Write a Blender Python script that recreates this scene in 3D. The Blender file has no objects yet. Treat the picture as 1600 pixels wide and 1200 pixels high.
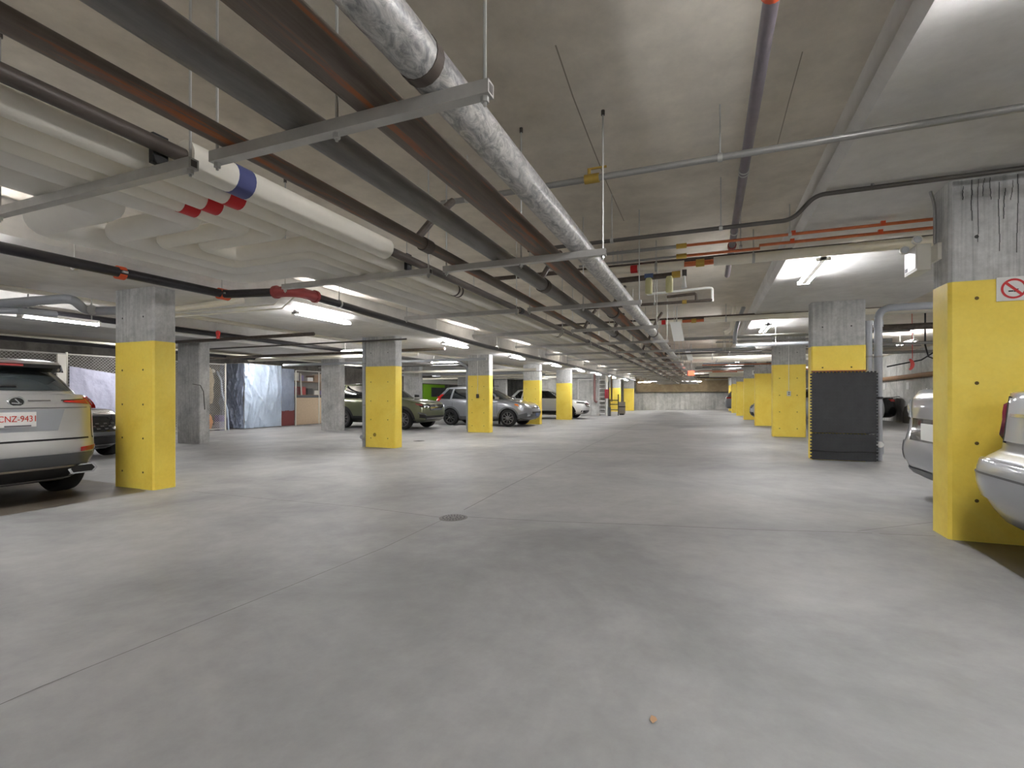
import bpy, bmesh, math, random
import numpy as np
from mathutils import Vector, Matrix

# ---------------------------------------------------------------- camera, world, exposure
scene = bpy.context.scene
COL = scene.collection
F_PX, CAM_H, HORIZON, VP_X = 770.0, 1.2, 620.0, 1106.0      # image taken as 1600 x 1200
TH = math.atan((VP_X - 800) / F_PX)
CT, ST = math.cos(TH), math.sin(TH)
cam_d = bpy.data.cameras.new('camera')
cam_d.sensor_width = 36.0
cam_d.lens = 36.0 * F_PX / 1600.0
cam_d.shift_y = (HORIZON - 600.0) / 1600.0
cam_d.clip_end = 200
cam_d.clip_start = 0.05
cam = bpy.data.objects.new('camera', cam_d)
cam.location = (0, 0, CAM_H)
cam.rotation_euler = (math.pi / 2, 0, TH)
COL.objects.link(cam)
scene.camera = cam

world = bpy.data.worlds.new('world')
scene.world = world
world.use_nodes = True
world.node_tree.nodes['Background'].inputs[0].default_value = (0.9, 0.95, 1.0, 1)
world.node_tree.nodes['Background'].inputs[1].default_value = 0.02
LAMP = 42.0                                                  # emission strength of every tube
vs = scene.view_settings
vs.view_transform = 'Standard'
vs.look = 'None'
vs.exposure = 2.05
vs.gamma = 1.0
vs.use_curve_mapping = False
scene.cycles.use_denoising = True
scene.cycles.max_bounces = 10
scene.cycles.diffuse_bounces = 7
scene.cycles.caustics_reflective = False
scene.cycles.caustics_refractive = False
scene.cycles.sample_clamp_indirect = 6.0

random.seed(7)
PI = math.pi

# ---------------------------------------------------------------- photo pixel -> place
def atZ(px, py, Z):
    d = F_PX * (Z - CAM_H) / (HORIZON - py); r = (px - 800) / F_PX * d
    return Vector((r * CT - d * ST, r * ST + d * CT, Z))
def atX(px, py, X):
    q = (px - 800) / F_PX; d = X / (q * CT - ST)
    return Vector((X, d * (q * ST + CT), CAM_H + (HORIZON - py) * d / F_PX))
def atY(px, py, Y):
    q = (px - 800) / F_PX; d = Y / (q * ST + CT)
    return Vector((d * (q * CT - ST), Y, CAM_H + (HORIZON - py) * d / F_PX))

# ---------------------------------------------------------------- materials
M = {}
def new_mat(name):
    m = bpy.data.materials.new(name); m.use_nodes = True
    M[name] = m
    return m, m.node_tree, m.node_tree.nodes['Principled BSDF']
def lin(c):
    return tuple(((v / 255.0) / 12.92 if v / 255.0 <= 0.04045 else ((v / 255.0 + 0.055) / 1.055) ** 2.4) for v in c) + (1.0,)
def simple(name, rgb, rough=0.5, metal=0.0, coat=0.0, noise=0.0, nscale=12.0, stretch=(1, 1, 1), bump=0.0, bscale=60.0, spec=0.5):
    m, nt, b = new_mat(name)
    b.inputs['Roughness'].default_value = rough
    b.inputs['Metallic'].default_value = metal
    b.inputs['Coat Weight'].default_value = coat
    b.inputs['Specular IOR Level'].default_value = spec
    b.inputs['Base Color'].default_value = lin(rgb)
    if noise or bump:
        tc = nt.nodes.new('ShaderNodeTexCoord'); mp = nt.nodes.new('ShaderNodeMapping')
        mp.inputs['Scale'].default_value = stretch
        nt.links.new(tc.outputs['Object'], mp.inputs['Vector'])
    if noise:
        n = nt.nodes.new('ShaderNodeTexNoise'); n.inputs['Scale'].default_value = nscale
        n.inputs['Detail'].default_value = 6; n.inputs['Roughness'].default_value = 0.65
        nt.links.new(mp.outputs[0], n.inputs['Vector'])
        r = nt.nodes.new('ShaderNodeValToRGB')
        lo = tuple(v * (1 - noise) for v in lin(rgb)[:3]) + (1,); hi = tuple(min(1, v * (1 + noise)) for v in lin(rgb)[:3]) + (1,)
        r.color_ramp.elements[0].position = 0.3; r.color_ramp.elements[0].color = lo
        r.color_ramp.elements[1].position = 0.7; r.color_ramp.elements[1].color = hi
        nt.links.new(n.outputs['Fac'], r.inputs['Fac'])
        nt.links.new(r.outputs['Color'], b.inputs['Base Color'])
    if bump:
        n2 = nt.nodes.new('ShaderNodeTexNoise'); n2.inputs['Scale'].default_value = bscale; n2.inputs['Detail'].default_value = 4
        nt.links.new(mp.outputs[0], n2.inputs['Vector'])
        bp = nt.nodes.new('ShaderNodeBump'); bp.inputs['Strength'].default_value = bump; bp.inputs['Distance'].default_value = 0.01 if bump < .5 else 0.15
        nt.links.new(n2.outputs['Fac'], bp.inputs['Height']); nt.links.new(bp.outputs['Normal'], b.inputs['Normal'])
    return m

def concrete(name, base, dark, light, scale=0.6, fine=9.0, rough=0.8, streak=0.0, streak_scale=(9, 9, 0.5), pits=0.0, bump=0.12, spec=0.3, drip=False, fine_amt=0.35):
    m, nt, b = new_mat(name)
    b.inputs['Roughness'].default_value = rough
    b.inputs['Specular IOR Level'].default_value = spec
    N = nt.nodes.new; Lk = nt.links.new
    tc = N('ShaderNodeTexCoord')
    n1 = N('ShaderNodeTexNoise'); n1.inputs['Scale'].default_value = scale; n1.inputs['Detail'].default_value = 8; n1.inputs['Roughness'].default_value = 0.62
    n1.inputs['Distortion'].default_value = 0.6
    Lk(tc.outputs['Object'], n1.inputs['Vector'])
    r1 = N('ShaderNodeValToRGB')
    e = r1.color_ramp.elements
    e[0].position = 0.32; e[0].color = lin(dark)
    e[1].position = 0.68; e[1].color = lin(light)
    mid = e.new(0.5); mid.color = lin(base)
    Lk(n1.outputs['Fac'], r1.inputs['Fac'])
    n2 = N('ShaderNodeTexNoise'); n2.inputs['Scale'].default_value = fine; n2.inputs['Detail'].default_value = 7; n2.inputs['Roughness'].default_value = 0.7
    Lk(tc.outputs['Object'], n2.inputs['Vector'])
    mr = N('ShaderNodeMapRange'); mr.inputs[1].default_value = 0.3; mr.inputs[2].default_value = 0.7
    mr.inputs[3].default_value = 1 - fine_amt / 2; mr.inputs[4].default_value = 1 + fine_amt / 2
    Lk(n2.outputs['Fac'], mr.inputs[0])
    mx = N('ShaderNodeMix'); mx.data_type = 'RGBA'; mx.blend_type = 'MULTIPLY'; mx.inputs[0].default_value = 1.0
    Lk(r1.outputs['Color'], mx.inputs[6]); Lk(mr.outputs[0], mx.inputs[7])
    out = mx.outputs[2]
    if streak:
        mp = N('ShaderNodeMapping'); mp.inputs['Scale'].default_value = streak_scale
        Lk(tc.outputs['Object'], mp.inputs['Vector'])
        n3 = N('ShaderNodeTexNoise'); n3.inputs['Scale'].default_value = 1.6; n3.inputs['Detail'].default_value = 5
        Lk(mp.outputs[0], n3.inputs['Vector'])
        m3 = N('ShaderNodeMapRange'); m3.inputs[1].default_value = 0.48; m3.inputs[2].default_value = 0.68
        m3.inputs[3].default_value = 1.0; m3.inputs[4].default_value = 1.0 - streak
        Lk(n3.outputs['Fac'], m3.inputs[0])
        mx2 = N('ShaderNodeMix'); mx2.data_type = 'RGBA'; mx2.blend_type = 'MULTIPLY'; mx2.inputs[0].default_value = 1.0
        Lk(out, mx2.inputs[6]); Lk(m3.outputs[0], mx2.inputs[7]); out = mx2.outputs[2]
    Lk(out, b.inputs['Base Color'])
    bp = N('ShaderNodeBump'); bp.inputs['Strength'].default_value = bump; bp.inputs['Distance'].default_value = 0.01
    Lk(n2.outputs['Fac'], bp.inputs['Height']); Lk(bp.outputs['Normal'], b.inputs['Normal'])
    return m

concrete('floor_concrete', (151, 151, 150), (131, 131, 131), (167, 166, 164), scale=0.55, fine=5.0, rough=0.55, spec=0.35, bump=0.05, fine_amt=0.2)
concrete('slab_concrete', (216, 208, 194), (190, 182, 168), (230, 223, 211), scale=0.45, fine=4.0, rough=0.85, bump=0.06, fine_amt=0.22)
concrete('drop_concrete', (212, 210, 206), (194, 191, 187), (224, 222, 219), scale=0.5, fine=4.0, rough=0.8, bump=0.05, fine_amt=0.18)
concrete('column_concrete', (180, 180, 178), (154, 154, 152), (200, 200, 197), scale=1.6, fine=14.0, rough=0.85, streak=0.22, bump=0.15)
concrete('stained_concrete', (196, 196, 194), (174, 174, 173), (212, 212, 209), scale=1.6, fine=14.0, rough=0.85, streak=0.3, streak_scale=(26, 26, 0.55), bump=0.15)
concrete('wall_concrete', (190, 190, 186), (164, 165, 161), (208, 208, 204), scale=0.8, fine=6.0, rough=0.85, streak=0.28, streak_scale=(3, 3, 0.3))
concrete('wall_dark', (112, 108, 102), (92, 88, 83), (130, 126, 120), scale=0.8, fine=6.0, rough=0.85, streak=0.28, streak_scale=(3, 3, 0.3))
concrete('yellow_paint', (252, 224, 96), (246, 214, 82), (255, 232, 112), scale=1.6, fine=26.0, rough=0.5, spec=0.4, bump=0.06, fine_amt=0.07)
simple('insulation', (240, 235, 222), 0.55, noise=0.05, nscale=3)
simple('insulation_fat', (238, 235, 228), 0.5, noise=0.05, nscale=3, bump=0.08, bscale=6)
simple('black_steel', (84, 75, 68), 0.45, 0.2, noise=0.35, nscale=5, stretch=(3, .6, 3))
simple('dark_steel', (118, 115, 112), 0.4, 0.3, noise=0.3, nscale=4, stretch=(4, .5, 4))
simple('sprinkler_black', (40, 38, 42), 0.3, 0.2)
simple('strut_steel', (186, 184, 180), 0.42, 0.3, noise=0.12, nscale=8)
simple('rod_steel', (190, 190, 186), 0.4, 0.6)
simple('conduit_grey', (150, 149, 146), 0.42, 0.5, noise=0.08, nscale=6)
simple('conduit_dark', (92, 88, 84), 0.45, 0.4)
simple('pvc_grey', (160, 163, 168), 0.4, 0.0, noise=0.04)
simple('cast_purple', (122, 114, 122), 0.35, 0.5, noise=0.1)
simple('copper', (196, 112, 74), 0.35, 0.75, noise=0.15, nscale=8)
simple('brass', (190, 160, 80), 0.35, 0.7)
simple('red_paint', (196, 40, 36), 0.4)
simple('orange_paint', (214, 84, 40), 0.45)
simple('dull_red', (150, 62, 62), 0.4)
simple('blue_tape', (78, 84, 134), 0.5)
simple('red_tape', (198, 30, 34), 0.45)
simple('white_paint', (235, 234, 230), 0.4)
simple('off_white', (222, 219, 208), 0.5)
simple('white_plastic', (228, 228, 224), 0.35)
simple('black_plastic', (28, 28, 29), 0.5)
simple('gloss_black', (10, 10, 11), 0.12, coat=1.0)
simple('rubber', (22, 22, 22), 0.75)
simple('glass_dark', (22, 25, 27), 0.04, spec=0.8, coat=0.5)
simple('glass_grey', (58, 64, 66), 0.05, spec=0.8, coat=0.5)
simple('chrome', (225, 226, 228), 0.12, 1.0)
simple('lens_clear', (215, 220, 225), 0.08, 0.3, coat=1.0)
simple('lens_red', (176, 26, 22), 0.1, coat=1.0)
simple('lens_plum', (138, 40, 62), 0.1, coat=1.0)
simple('lens_orange', (226, 122, 52), 0.12, coat=1.0)
simple('alloy', (150, 150, 152), 0.25, 0.9)
simple('alloy_dark', (46, 46, 48), 0.3, 0.8)
simple('paint_silver_warm', (198, 198, 196), 0.28, 0.55, coat=1.0)
simple('paint_silver', (176, 180, 186), 0.28, 0.6, coat=1.0)
simple('paint_silver_mid', (146, 149, 155), 0.28, 0.6, coat=1.0)
simple('paint_grey', (112, 114, 118), 0.28, 0.6, coat=1.0)
simple('paint_green', (104, 108, 82), 0.3, 0.5, coat=1.0)
simple('paint_white', (228, 230, 232), 0.3, 0.0, coat=1.0)
simple('paint_black', (20, 20, 22), 0.2, 0.2, coat=1.0)
simple('cladding_grey', (92, 94, 97), 0.45, 0.1)
simple('tarp_blue', (186, 200, 218), 0.34, 0.1, noise=0.06, nscale=4, bump=0.6, bscale=2.4)
simple('tarp_slate', (146, 156, 176), 0.36, 0.1, noise=0.08, nscale=4, bump=0.6, bscale=2.8)
simple('tarp_lilac', (172, 173, 192), 0.5, noise=0.05, bump=0.6, bscale=1.8)
simple('cardboard', (206, 184, 156), 0.8, noise=0.06)
simple('beige_cloth', (196, 180, 150), 0.9, noise=0.15, nscale=8)
simple('orange_cloth', (222, 150, 80), 0.85, noise=0.1)
simple('purple_box', (132, 120, 168), 0.7)
simple('maroon', (124, 62, 62), 0.7)
simple('slab_joint', (156, 148, 134), 0.9)
simple('brown_box', (142, 112, 84), 0.8)
simple('lime_green', (128, 184, 30), 0.5)
simple('drip_dark', (74, 74, 72), 0.85)
simple('stain_dark', (86, 84, 80), 0.7)
simple('scuff_olive', (150, 124, 40), 0.7)
simple('joint_dark', (104, 102, 98), 0.9)
simple('hole_dark', (96, 78, 34), 0.9)
simple('hole_grey', (70, 70, 68), 0.9)
simple('iron', (120, 118, 114), 0.5, 0.6)
simple('mat_rubber', (50, 51, 53), 0.62, noise=0.2, nscale=5)
concrete('slab_brown_shaded', (122, 108, 84), (104, 90, 68), (138, 124, 98), scale=0.8, fine=4.0)
simple('leaf', (172, 138, 104), 0.8)
simple('foil_blue', (84, 104, 150), 0.4)
simple('wrap_yellow', (214, 210, 160), 0.6)
simple('text_red', (206, 60, 44), 0.6)
simple('text_grey', (120, 118, 122), 0.6)
simple('mud', (176, 166, 154), 0.8)
simple('pipe_brown', (128, 92, 88), 0.5)
def emissive(name, rgb, strength):
    m, nt, b = new_mat(name)
    b.inputs['Base Color'].default_value = lin(rgb)
    b.inputs['Emission Color'].default_value = lin(rgb)
    b.inputs['Emission Strength'].default_value = strength
emissive('tube_lit', (250, 250, 253), LAMP)
emissive('exit_red', (255, 70, 50), 1.6)

def rust_mat():
    m, nt, b = new_mat('rusted_steel')
    N = nt.nodes.new; Lk = nt.links.new
    tc = N('ShaderNodeTexCoord'); mp = N('ShaderNodeMapping'); mp.inputs['Scale'].default_value = (9, 0.35, 9)
    Lk(tc.outputs['Object'], mp.inputs['Vector'])
    n = N('ShaderNodeTexNoise'); n.inputs['Scale'].default_value = 1.5; n.inputs['Detail'].default_value = 7; n.inputs['Roughness'].default_value = 0.7
    Lk(mp.outputs[0], n.inputs['Vector'])
    r = N('ShaderNodeValToRGB'); e = r.color_ramp.elements
    e[0].position = 0.3; e[0].color = lin((84, 72, 63)); e[1].position = 0.75; e[1].color = lin((146, 134, 122))
    x = e.new(0.52); x.color = lin((114, 103, 94)); y = e.new(0.6); y.color = lin((168, 100, 58))
    Lk(n.outputs['Fac'], r.inputs['Fac']); Lk(r.outputs['Color'], b.inputs['Base Color'])
    b.inputs['Roughness'].default_value = 0.5; b.inputs['Metallic'].default_value = 0.2
rust_mat()
def galv_mat():
    m, nt, b = new_mat('galvanised')
    N = nt.nodes.new; Lk = nt.links.new
    tc = N('ShaderNodeTexCoord'); mp = N('ShaderNodeMapping'); mp.inputs['Scale'].default_value = (10, 5, 10)
    Lk(tc.outputs['Object'], mp.inputs['Vector'])
    n = N('ShaderNodeTexNoise'); n.inputs['Scale'].default_value = 2.2; n.inputs['Detail'].default_value = 8; n.inputs['Roughness'].default_value = 0.75; n.inputs['Distortion'].default_value = 1.5
    Lk(mp.outputs[0], n.inputs['Vector'])
    r = N('ShaderNodeValToRGB'); e = r.color_ramp.elements
    e[0].position = 0.4; e[0].color = lin((140, 140, 140)); e[1].position = 0.62; e[1].color = lin((214, 212, 208))
    Lk(n.outputs['Fac'], r.inputs['Fac']); Lk(r.outputs['Color'], b.inputs['Base Color'])
    b.inputs['Roughness'].default_value = 0.4; b.inputs['Metallic'].default_value = 0.45
galv_mat()
def matpad():                                   # rubber tiles: fine grid relief
    m = M['mat_rubber']; nt = m.node_tree; b = nt.nodes['Principled BSDF']
    N = nt.nodes.new; Lk = nt.links.new
    tc = N('ShaderNodeTexCoord'); br = N('ShaderNodeTexBrick')
    mp = N('ShaderNodeMapping'); mp.inputs['Rotation'].default_value = (PI / 2, 0, 0)
    Lk(tc.outputs['Object'], mp.inputs['Vector']); Lk(mp.outputs[0], br.inputs['Vector'])
    br.offset = 0.0; br.inputs['Scale'].default_value = 1.0
    br.inputs['Brick Width'].default_value = 0.05; br.inputs['Row Height'].default_value = 0.05; br.inputs['Mortar Size'].default_value = 0.008
    bp = N('ShaderNodeBump'); bp.inputs['Strength'].default_value = 0.6; bp.inputs['Distance'].default_value = 0.01
    Lk(br.outputs['Fac'], bp.inputs['Height']); Lk(bp.outputs['Normal'], b.inputs['Normal'])
matpad()

# ---------------------------------------------------------------- mesh helpers
ORIGIN = {}                      # object name -> Vector of the thing's base (parts are built in world metres)
class MB:
    def __init__(s): s.v = []; s.f = []; s.m = []
    def add(s, vs_, fs, mi=0):
        k = len(s.v); s.v += [tuple(p) for p in vs_]; s.f += [tuple(i + k for i in q) for q in fs]; s.m += [mi] * len(fs); return s
    def box(s, a, b, mi=0):
        x0, y0, z0 = (min(a[i], b[i]) for i in range(3)); x1, y1, z1 = (max(a[i], b[i]) for i in range(3))
        return s.add([(x0, y0, z0), (x1, y0, z0), (x1, y1, z0), (x0, y1, z0), (x0, y0, z1), (x1, y0, z1), (x1, y1, z1), (x0, y1, z1)],
                     [(0, 3, 2, 1), (4, 5, 6, 7), (0, 1, 5, 4), (1, 2, 6, 5), (2, 3, 7, 6), (3, 0, 4, 7)], mi)
    def bbox(s, c, size, mi=0):
        return s.box([c[i] - size[i] / 2 for i in range(3)], [c[i] + size[i] / 2 for i in range(3)], mi)
    def bevbox(s, a, b, r, mi=0):            # box with bevelled vertical edges
        x0, y0, z0 = (min(a[i], b[i]) for i in range(3)); x1, y1, z1 = (max(a[i], b[i]) for i in range(3))
        loop = [(x0 + r, y0), (x1 - r, y0), (x1, y0 + r), (x1, y1 - r), (x1 - r, y1), (x0 + r, y1), (x0, y1 - r), (x0, y0 + r)]
        return s.prism([(x, y, z0) for x, y in loop], [(x, y, z1) for x, y in loop], mi)
    def prism(s, A, B, mi=0):
        n = len(A)
        return s.add(list(A) + list(B), [tuple(reversed(range(n))), tuple(range(n, 2 * n))] + [(i, (i + 1) % n, n + (i + 1) % n, n + i) for i in range(n)], mi)
    def cyl(s, p0, p1, r, n=12, r1=None, mi=0):
        return s.tube([p0, p1], r, n, rend=r1, mi=mi)
    def tube(s, pts, r, n=12, rend=None, mi=0):
        pts = [Vector(p) for p in pts]
        T = []
        for i in range(len(pts)):
            a = pts[max(0, i - 1)]; b = pts[min(len(pts) - 1, i + 1)]
            t = (b - a).normalized(); T.append(t)
        up = Vector((0, 0, 1)) if abs(T[0].z) < 0.9 else Vector((1, 0, 0))
        u = T[0].cross(up).normalized(); k = len(s.v); m = len(pts)
        for i in range(m):
            if i: u = (u - T[i] * u.dot(T[i])).normalized()
            w = T[i].cross(u)
            rr = r if (rend is None) else r + (rend - r) * i / (m - 1)
            for j in range(n):
                a = 2 * PI * j / n
                s.v.append(tuple(pts[i] + (u * math.cos(a) + w * math.sin(a)) * rr))
        for i in range(m - 1):
            for j in range(n):
                a = k + i * n + j; b = k + i * n + (j + 1) % n
                s.f.append((a, b, b + n, a + n)); s.m.append(mi)
        s.f.append(tuple(reversed(range(k, k + n)))); s.m.append(mi)
        s.f.append(tuple(range(k + (m - 1) * n, k + m * n))); s.m.append(mi)
        return s
    def lathe(s, prof, c, axis='z', n=24, mi=0, cap=True):     # prof [(r, h)] closed at the ends when r = 0
        c = Vector(c); k = len(s.v)
        ax = {'x': (Vector((0, 1, 0)), Vector((0, 0, 1)), Vector((1, 0, 0))), 'y': (Vector((0, 0, 1)), Vector((1, 0, 0)), Vector((0, 1, 0))), 'z': (Vector((1, 0, 0)), Vector((0, 1, 0)), Vector((0, 0, 1)))}[axis]
        for r, h in prof:
            for j in range(n):
                a = 2 * PI * j / n
                s.v.append(tuple(c + ax[0] * (r * math.cos(a)) + ax[1] * (r * math.sin(a)) + ax[2] * h))
        for i in range(len(prof) - 1):
            for j in range(n):
                a = k + i * n + j; b = k + i * n + (j + 1) % n
                s.f.append((a, b, b + n, a + n)); s.m.append(mi)
        if not cap: return s
        s.f.append(tuple(reversed(range(k, k + n)))); s.m.append(mi)
        q = k + (len(prof) - 1) * n
        s.f.append(tuple(range(q, q + n))); s.m.append(mi)
        return s
    def mesh(s, name, mats, off=(0, 0, 0), smooth=True, angle=35):
        me = bpy.data.meshes.new(name)
        o = Vector(off)
        me.from_pydata([tuple(Vector(p) - o) for p in s.v], [], s.f)
        mats = mats if isinstance(mats, (list, tuple)) else [mats]
        for mm in mats: me.materials.append(M[mm])
        if len(mats) > 1: me.polygons.foreach_set('material_index', s.m)
        if smooth:
            me.polygons.foreach_set('use_smooth', [True] * len(me.polygons))
            me.set_sharp_from_angle(angle=math.radians(angle))
        me.update()
        return me
    def build(s, name, mats, parent=None, local=False, **kw):
        off = (0, 0, 0)
        if parent is not None and not local: off = ORIGIN[parent.name]
        if parent is None:
            a = np.array(s.v); off = Vector(((a[:, 0].min() + a[:, 0].max()) / 2, (a[:, 1].min() + a[:, 1].max()) / 2, a[:, 2].min()))
        me = s.mesh(name, mats, off, **kw)
        o = bpy.data.objects.new(name, me); COL.objects.link(o)
        if parent is not None:
            o.parent = parent; ORIGIN[o.name] = Vector(off)
        else:
            o.location = off; ORIGIN[o.name] = Vector(off)
        return o
def tag(o, label=None, cat=None, group=None, kind=None):
    if label: o['label'] = label
    if cat: o['category'] = cat
    if group: o['group'] = group
    if kind: o['kind'] = kind
    return o
def thing(name, label, cat, loc, group=None, rz=0.0):
    o = bpy.data.objects.new(name, None); COL.objects.link(o)
    o.location = loc; o.rotation_euler = (0, 0, rz); o.empty_display_size = 0.2
    ORIGIN[o.name] = Vector(loc)
    return tag(o, label, cat, group)
def struct(name, mb, mat, **kw):
    o = mb.build(name, mat, **kw); o['kind'] = 'structure'; return o
def copy_thing(o, loc, parent=None):
    c = o.copy(); COL.objects.link(c)
    if parent is None: c.location = loc
    else: c.parent = parent
    for ch in [x for x in bpy.data.objects if x.parent == o]:
        copy_thing(ch, None, c)
    return c
def fillet(pts, R, n=6):
    pts = [Vector(p) for p in pts]; out = [pts[0]]
    for i in range(1, len(pts) - 1):
        a, b, c = pts[i - 1], pts[i], pts[i + 1]
        d1 = (a - b); d2 = (c - b); l = min(R, d1.length * 0.49, d2.length * 0.49)
        p = b + d1.normalized() * l; q = b + d2.normalized() * l
        for k in range(n + 1):
            t = k / n
            out.append(p * (1 - t) ** 2 + b * (2 * t * (1 - t)) + q * t * t)
    out.append(pts[-1]); return out
def text_mesh(s, size, mat, name, parent, mw, extrude=0.001, align='CENTER'):
    cu = bpy.data.curves.new(name, 'FONT'); cu.body = s; cu.size = size; cu.extrude = extrude
    cu.align_x = align; cu.align_y = 'CENTER'
    t = bpy.data.objects.new('tmp', cu); COL.objects.link(t)
    dg = bpy.context.evaluated_depsgraph_get()
    me = bpy.data.meshes.new_from_object(t.evaluated_get(dg))
    bpy.data.objects.remove(t); bpy.data.curves.remove(cu)
    me.name = name; me.materials.clear(); me.materials.append(M[mat])
    me.transform(mw)
    o = bpy.data.objects.new(name, me); COL.objects.link(o); o.parent = parent
    ORIGIN[o.name] = Vector(ORIGIN.get(parent.name, (0, 0, 0)))
    return o

# ---------------------------------------------------------------- the shell
ZC, ZL, ZR = 3.02, 2.62, 2.80                       # slab, left drop band, right drop band
XW_L, XW_R, Y_FAR, Y_NEAR = -19.5, 7.4, 45.0, -12.0
def zf(x):                                          # aisle floor falls gently from the right stalls to the left ones
    return 0.14 * min(1.0, max(0.0, (x + 6.0) / 7.2))
mb = MB()
xs = [XW_L - .2, -6.0, 1.2, XW_R + .2]
top = [(x, y, zf(x)) for y in (Y_NEAR - .2, Y_FAR + .2) for x in xs]
bot = [(x, y, -0.3) for y in (Y_NEAR - .2, Y_FAR + .2) for x in xs]
mb.add(top + bot, [(0, 1, 5, 4), (1, 2, 6, 5), (2, 3, 7, 6), (8, 12, 13, 9), (9, 13, 14, 10), (10, 14, 15, 11),
                   (0, 8, 9, 1), (1, 9, 10, 2), (2, 10, 11, 3), (4, 5, 13, 12), (5, 6, 14, 13), (6, 7, 15, 14), (0, 4, 12, 8), (3, 11, 15, 7)])
floor = struct('floor', mb, 'floor_concrete', smooth=False)
def floor_pt(px, py):                               # pixel -> point on the (nearly level) floor
    x = -3.0
    for _ in range(12): x = atZ(px, py, zf(x)).x
    p = atZ(px, py, zf(x)); return Vector((p.x, p.y, zf(p.x)))
def ribbon(pts, w, z_up=0.002):
    m = MB(); pts = [Vector(p) for p in pts]; A = []; B = []
    for i, p in enumerate(pts):
        t = (pts[min(i + 1, len(pts) - 1)] - pts[max(i - 1, 0)]); t.z = 0; t.normalize()
        n = Vector((-t.y, t.x, 0)) * w / 2
        A.append(p + n + Vector((0, 0, z_up))); B.append(p - n + Vector((0, 0, z_up)))
    k = len(pts)
    m.add([tuple(p) for p in A + B], [(i, i + 1, k + i + 1, k + i) for i in range(k - 1)])
    return m
for pl, w in ((((-60, 1128), (65, 1073), (260, 994), (480, 905), (600, 856), (690, 813)), .005),
              (((725, 797), (800, 757), (860, 727), (930, 692), (1000, 661)), .008),
              (((300, 768), (420, 780), (560, 792), (690, 809)), .007),
              (((732, 808), (860, 815), (1000, 820), (1180, 828), (1330, 832), (1462, 838)), .008),
              (((1340, 830), (1400, 823), (1460, 816)), .006),
              (((620, 700), (760, 703), (900, 706), (1080, 711), (1262, 716)), .010)):
    ribbon([floor_pt(*p) for p in pl], w).build('joint', 'joint_dark', floor, smooth=False)

def slab(name, x0, x1, z0, mat, z1=3.3):
    return struct(name, MB().box((x0, Y_NEAR, z0), (x1, Y_FAR, z1)), mat, smooth=False)
mbc = MB().box((XW_L, Y_NEAR, ZC), (XW_R, Y_FAR, 3.3))
ceiling = struct('ceiling', mbc, 'slab_concrete', smooth=False)
def drop(name, x0, x1, z, z1=ZC):
    e = 0.05                                        # small chamfer on the long edges
    prof = [(x0, z1), (x0, z + e * 1.2), (x0 + e, z), (x1 - e, z), (x1, z + e * 1.2), (x1, z1)]
    return struct(name, MB().prism([(x, Y_NEAR, zz) for x, zz in prof], [(x, Y_FAR, zz) for x, zz in prof]), 'drop_concrete', smooth=False)
drop('trim_1', -8.34, -5.95, ZL)
drop('trim_2', 0.80, 3.20, ZR)
drop('trim_3', -13.65, -11.2, 2.6)
# form-board lines left in the soffit above the aisle
for pl, w in ((((868, 70), (895, 150), (920, 215), (948, 285), (975, 345)), .008), (((1254, 80), (1232, 160), (1215, 225)), .006)):
    r = ribbon([atZ(px, py, ZC) for px, py in pl], w, -0.002); r.f = [tuple(reversed(q)) for q in r.f]
    r.build('joint', 'slab_joint', ceiling, smooth=False)

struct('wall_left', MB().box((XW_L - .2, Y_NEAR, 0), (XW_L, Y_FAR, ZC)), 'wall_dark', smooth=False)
struct('wall_right', MB().box((XW_R, Y_NEAR, 0.14), (XW_R + .2, Y_FAR, ZC)), 'wall_concrete', smooth=False)
struct('wall_far', MB().box((XW_L, Y_FAR, 0), (XW_R, Y_FAR + .2, ZC)), 'wall_concrete', smooth=False)
struct('wall_near', MB().box((XW_L, Y_NEAR - .2, 0), (XW_R, Y_NEAR, ZC)), 'wall_concrete', smooth=False)
struct('wall_stair', MB().box((-11.0, 31.0, 0), (-6.35, 31.25, ZL - .003)), 'wall_concrete', smooth=False)
# brown band over the far wall, its colour darkened for the shade there
struct('trim_4', MB().box((-5.9, 44.55, 1.62), (1.55, 45.0, ZC)), 'slab_brown_shaded', smooth=False)
# ---------------------------------------------------------------- columns
def column(label, x0, x1, yf, top, zfl, paint=None, mat='column_concrete', holes=False, group=None, hole_rows=(.22, .66, 1.1, 1.55), dep=0.29):
    t = thing('concrete_column', label, 'column', ((x0 + x1) / 2, yf + dep / 2, zfl), group)
    ch = 0.02
    MB().bevbox((x0, yf, zfl), (x1, yf + dep, top), ch).build('shaft', mat, t, smooth=False)
    if paint:
        b = MB().bevbox((x0 - .003, yf - .003, zfl), (x1 + .003, yf + dep + .003, paint), ch).build('painted_band', 'yellow_paint', t, smooth=False)
        if holes:
            for hz in hole_rows + ((paint - zfl) + .32,):
                for hx in (x0 + .16, x1 - .2):
                    up = hz > paint - zfl
                    MB().cyl((hx, yf + .004, zfl + hz), (hx, yf - .0045 + (.003 if up else 0), zfl + hz), .013, 10).build('tie_hole', 'hole_grey' if up else 'hole_dark', t)
    return t
cL = {}
LX = [(-7.38, -6.60, 4.17), (-7.62, -6.78, 9.67), (-7.60, -6.80, 15.05), (-7.58, -6.80, 20.4), (-7.46, -6.66, 25.1), (-7.5, -6.6, 40.4), (-6.8, -5.95, 43.4)]
LL = ['yellow-banded concrete column beside the parked silver SUV with the red-lettered plate', 'yellow-banded concrete column with a grey downpipe, in front of the green SUV',
      'yellow-banded concrete column with a small outlet box on a cord, before the grey SUV', 'yellow-banded concrete column behind the nose of the silver-grey SUV',
      'yellow-banded concrete column in front of the white SUV', 'dim yellow-banded column behind the pipe barrier near the stair wall', 'last yellow-banded column of the stair wall side, close to the far wall']
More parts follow.
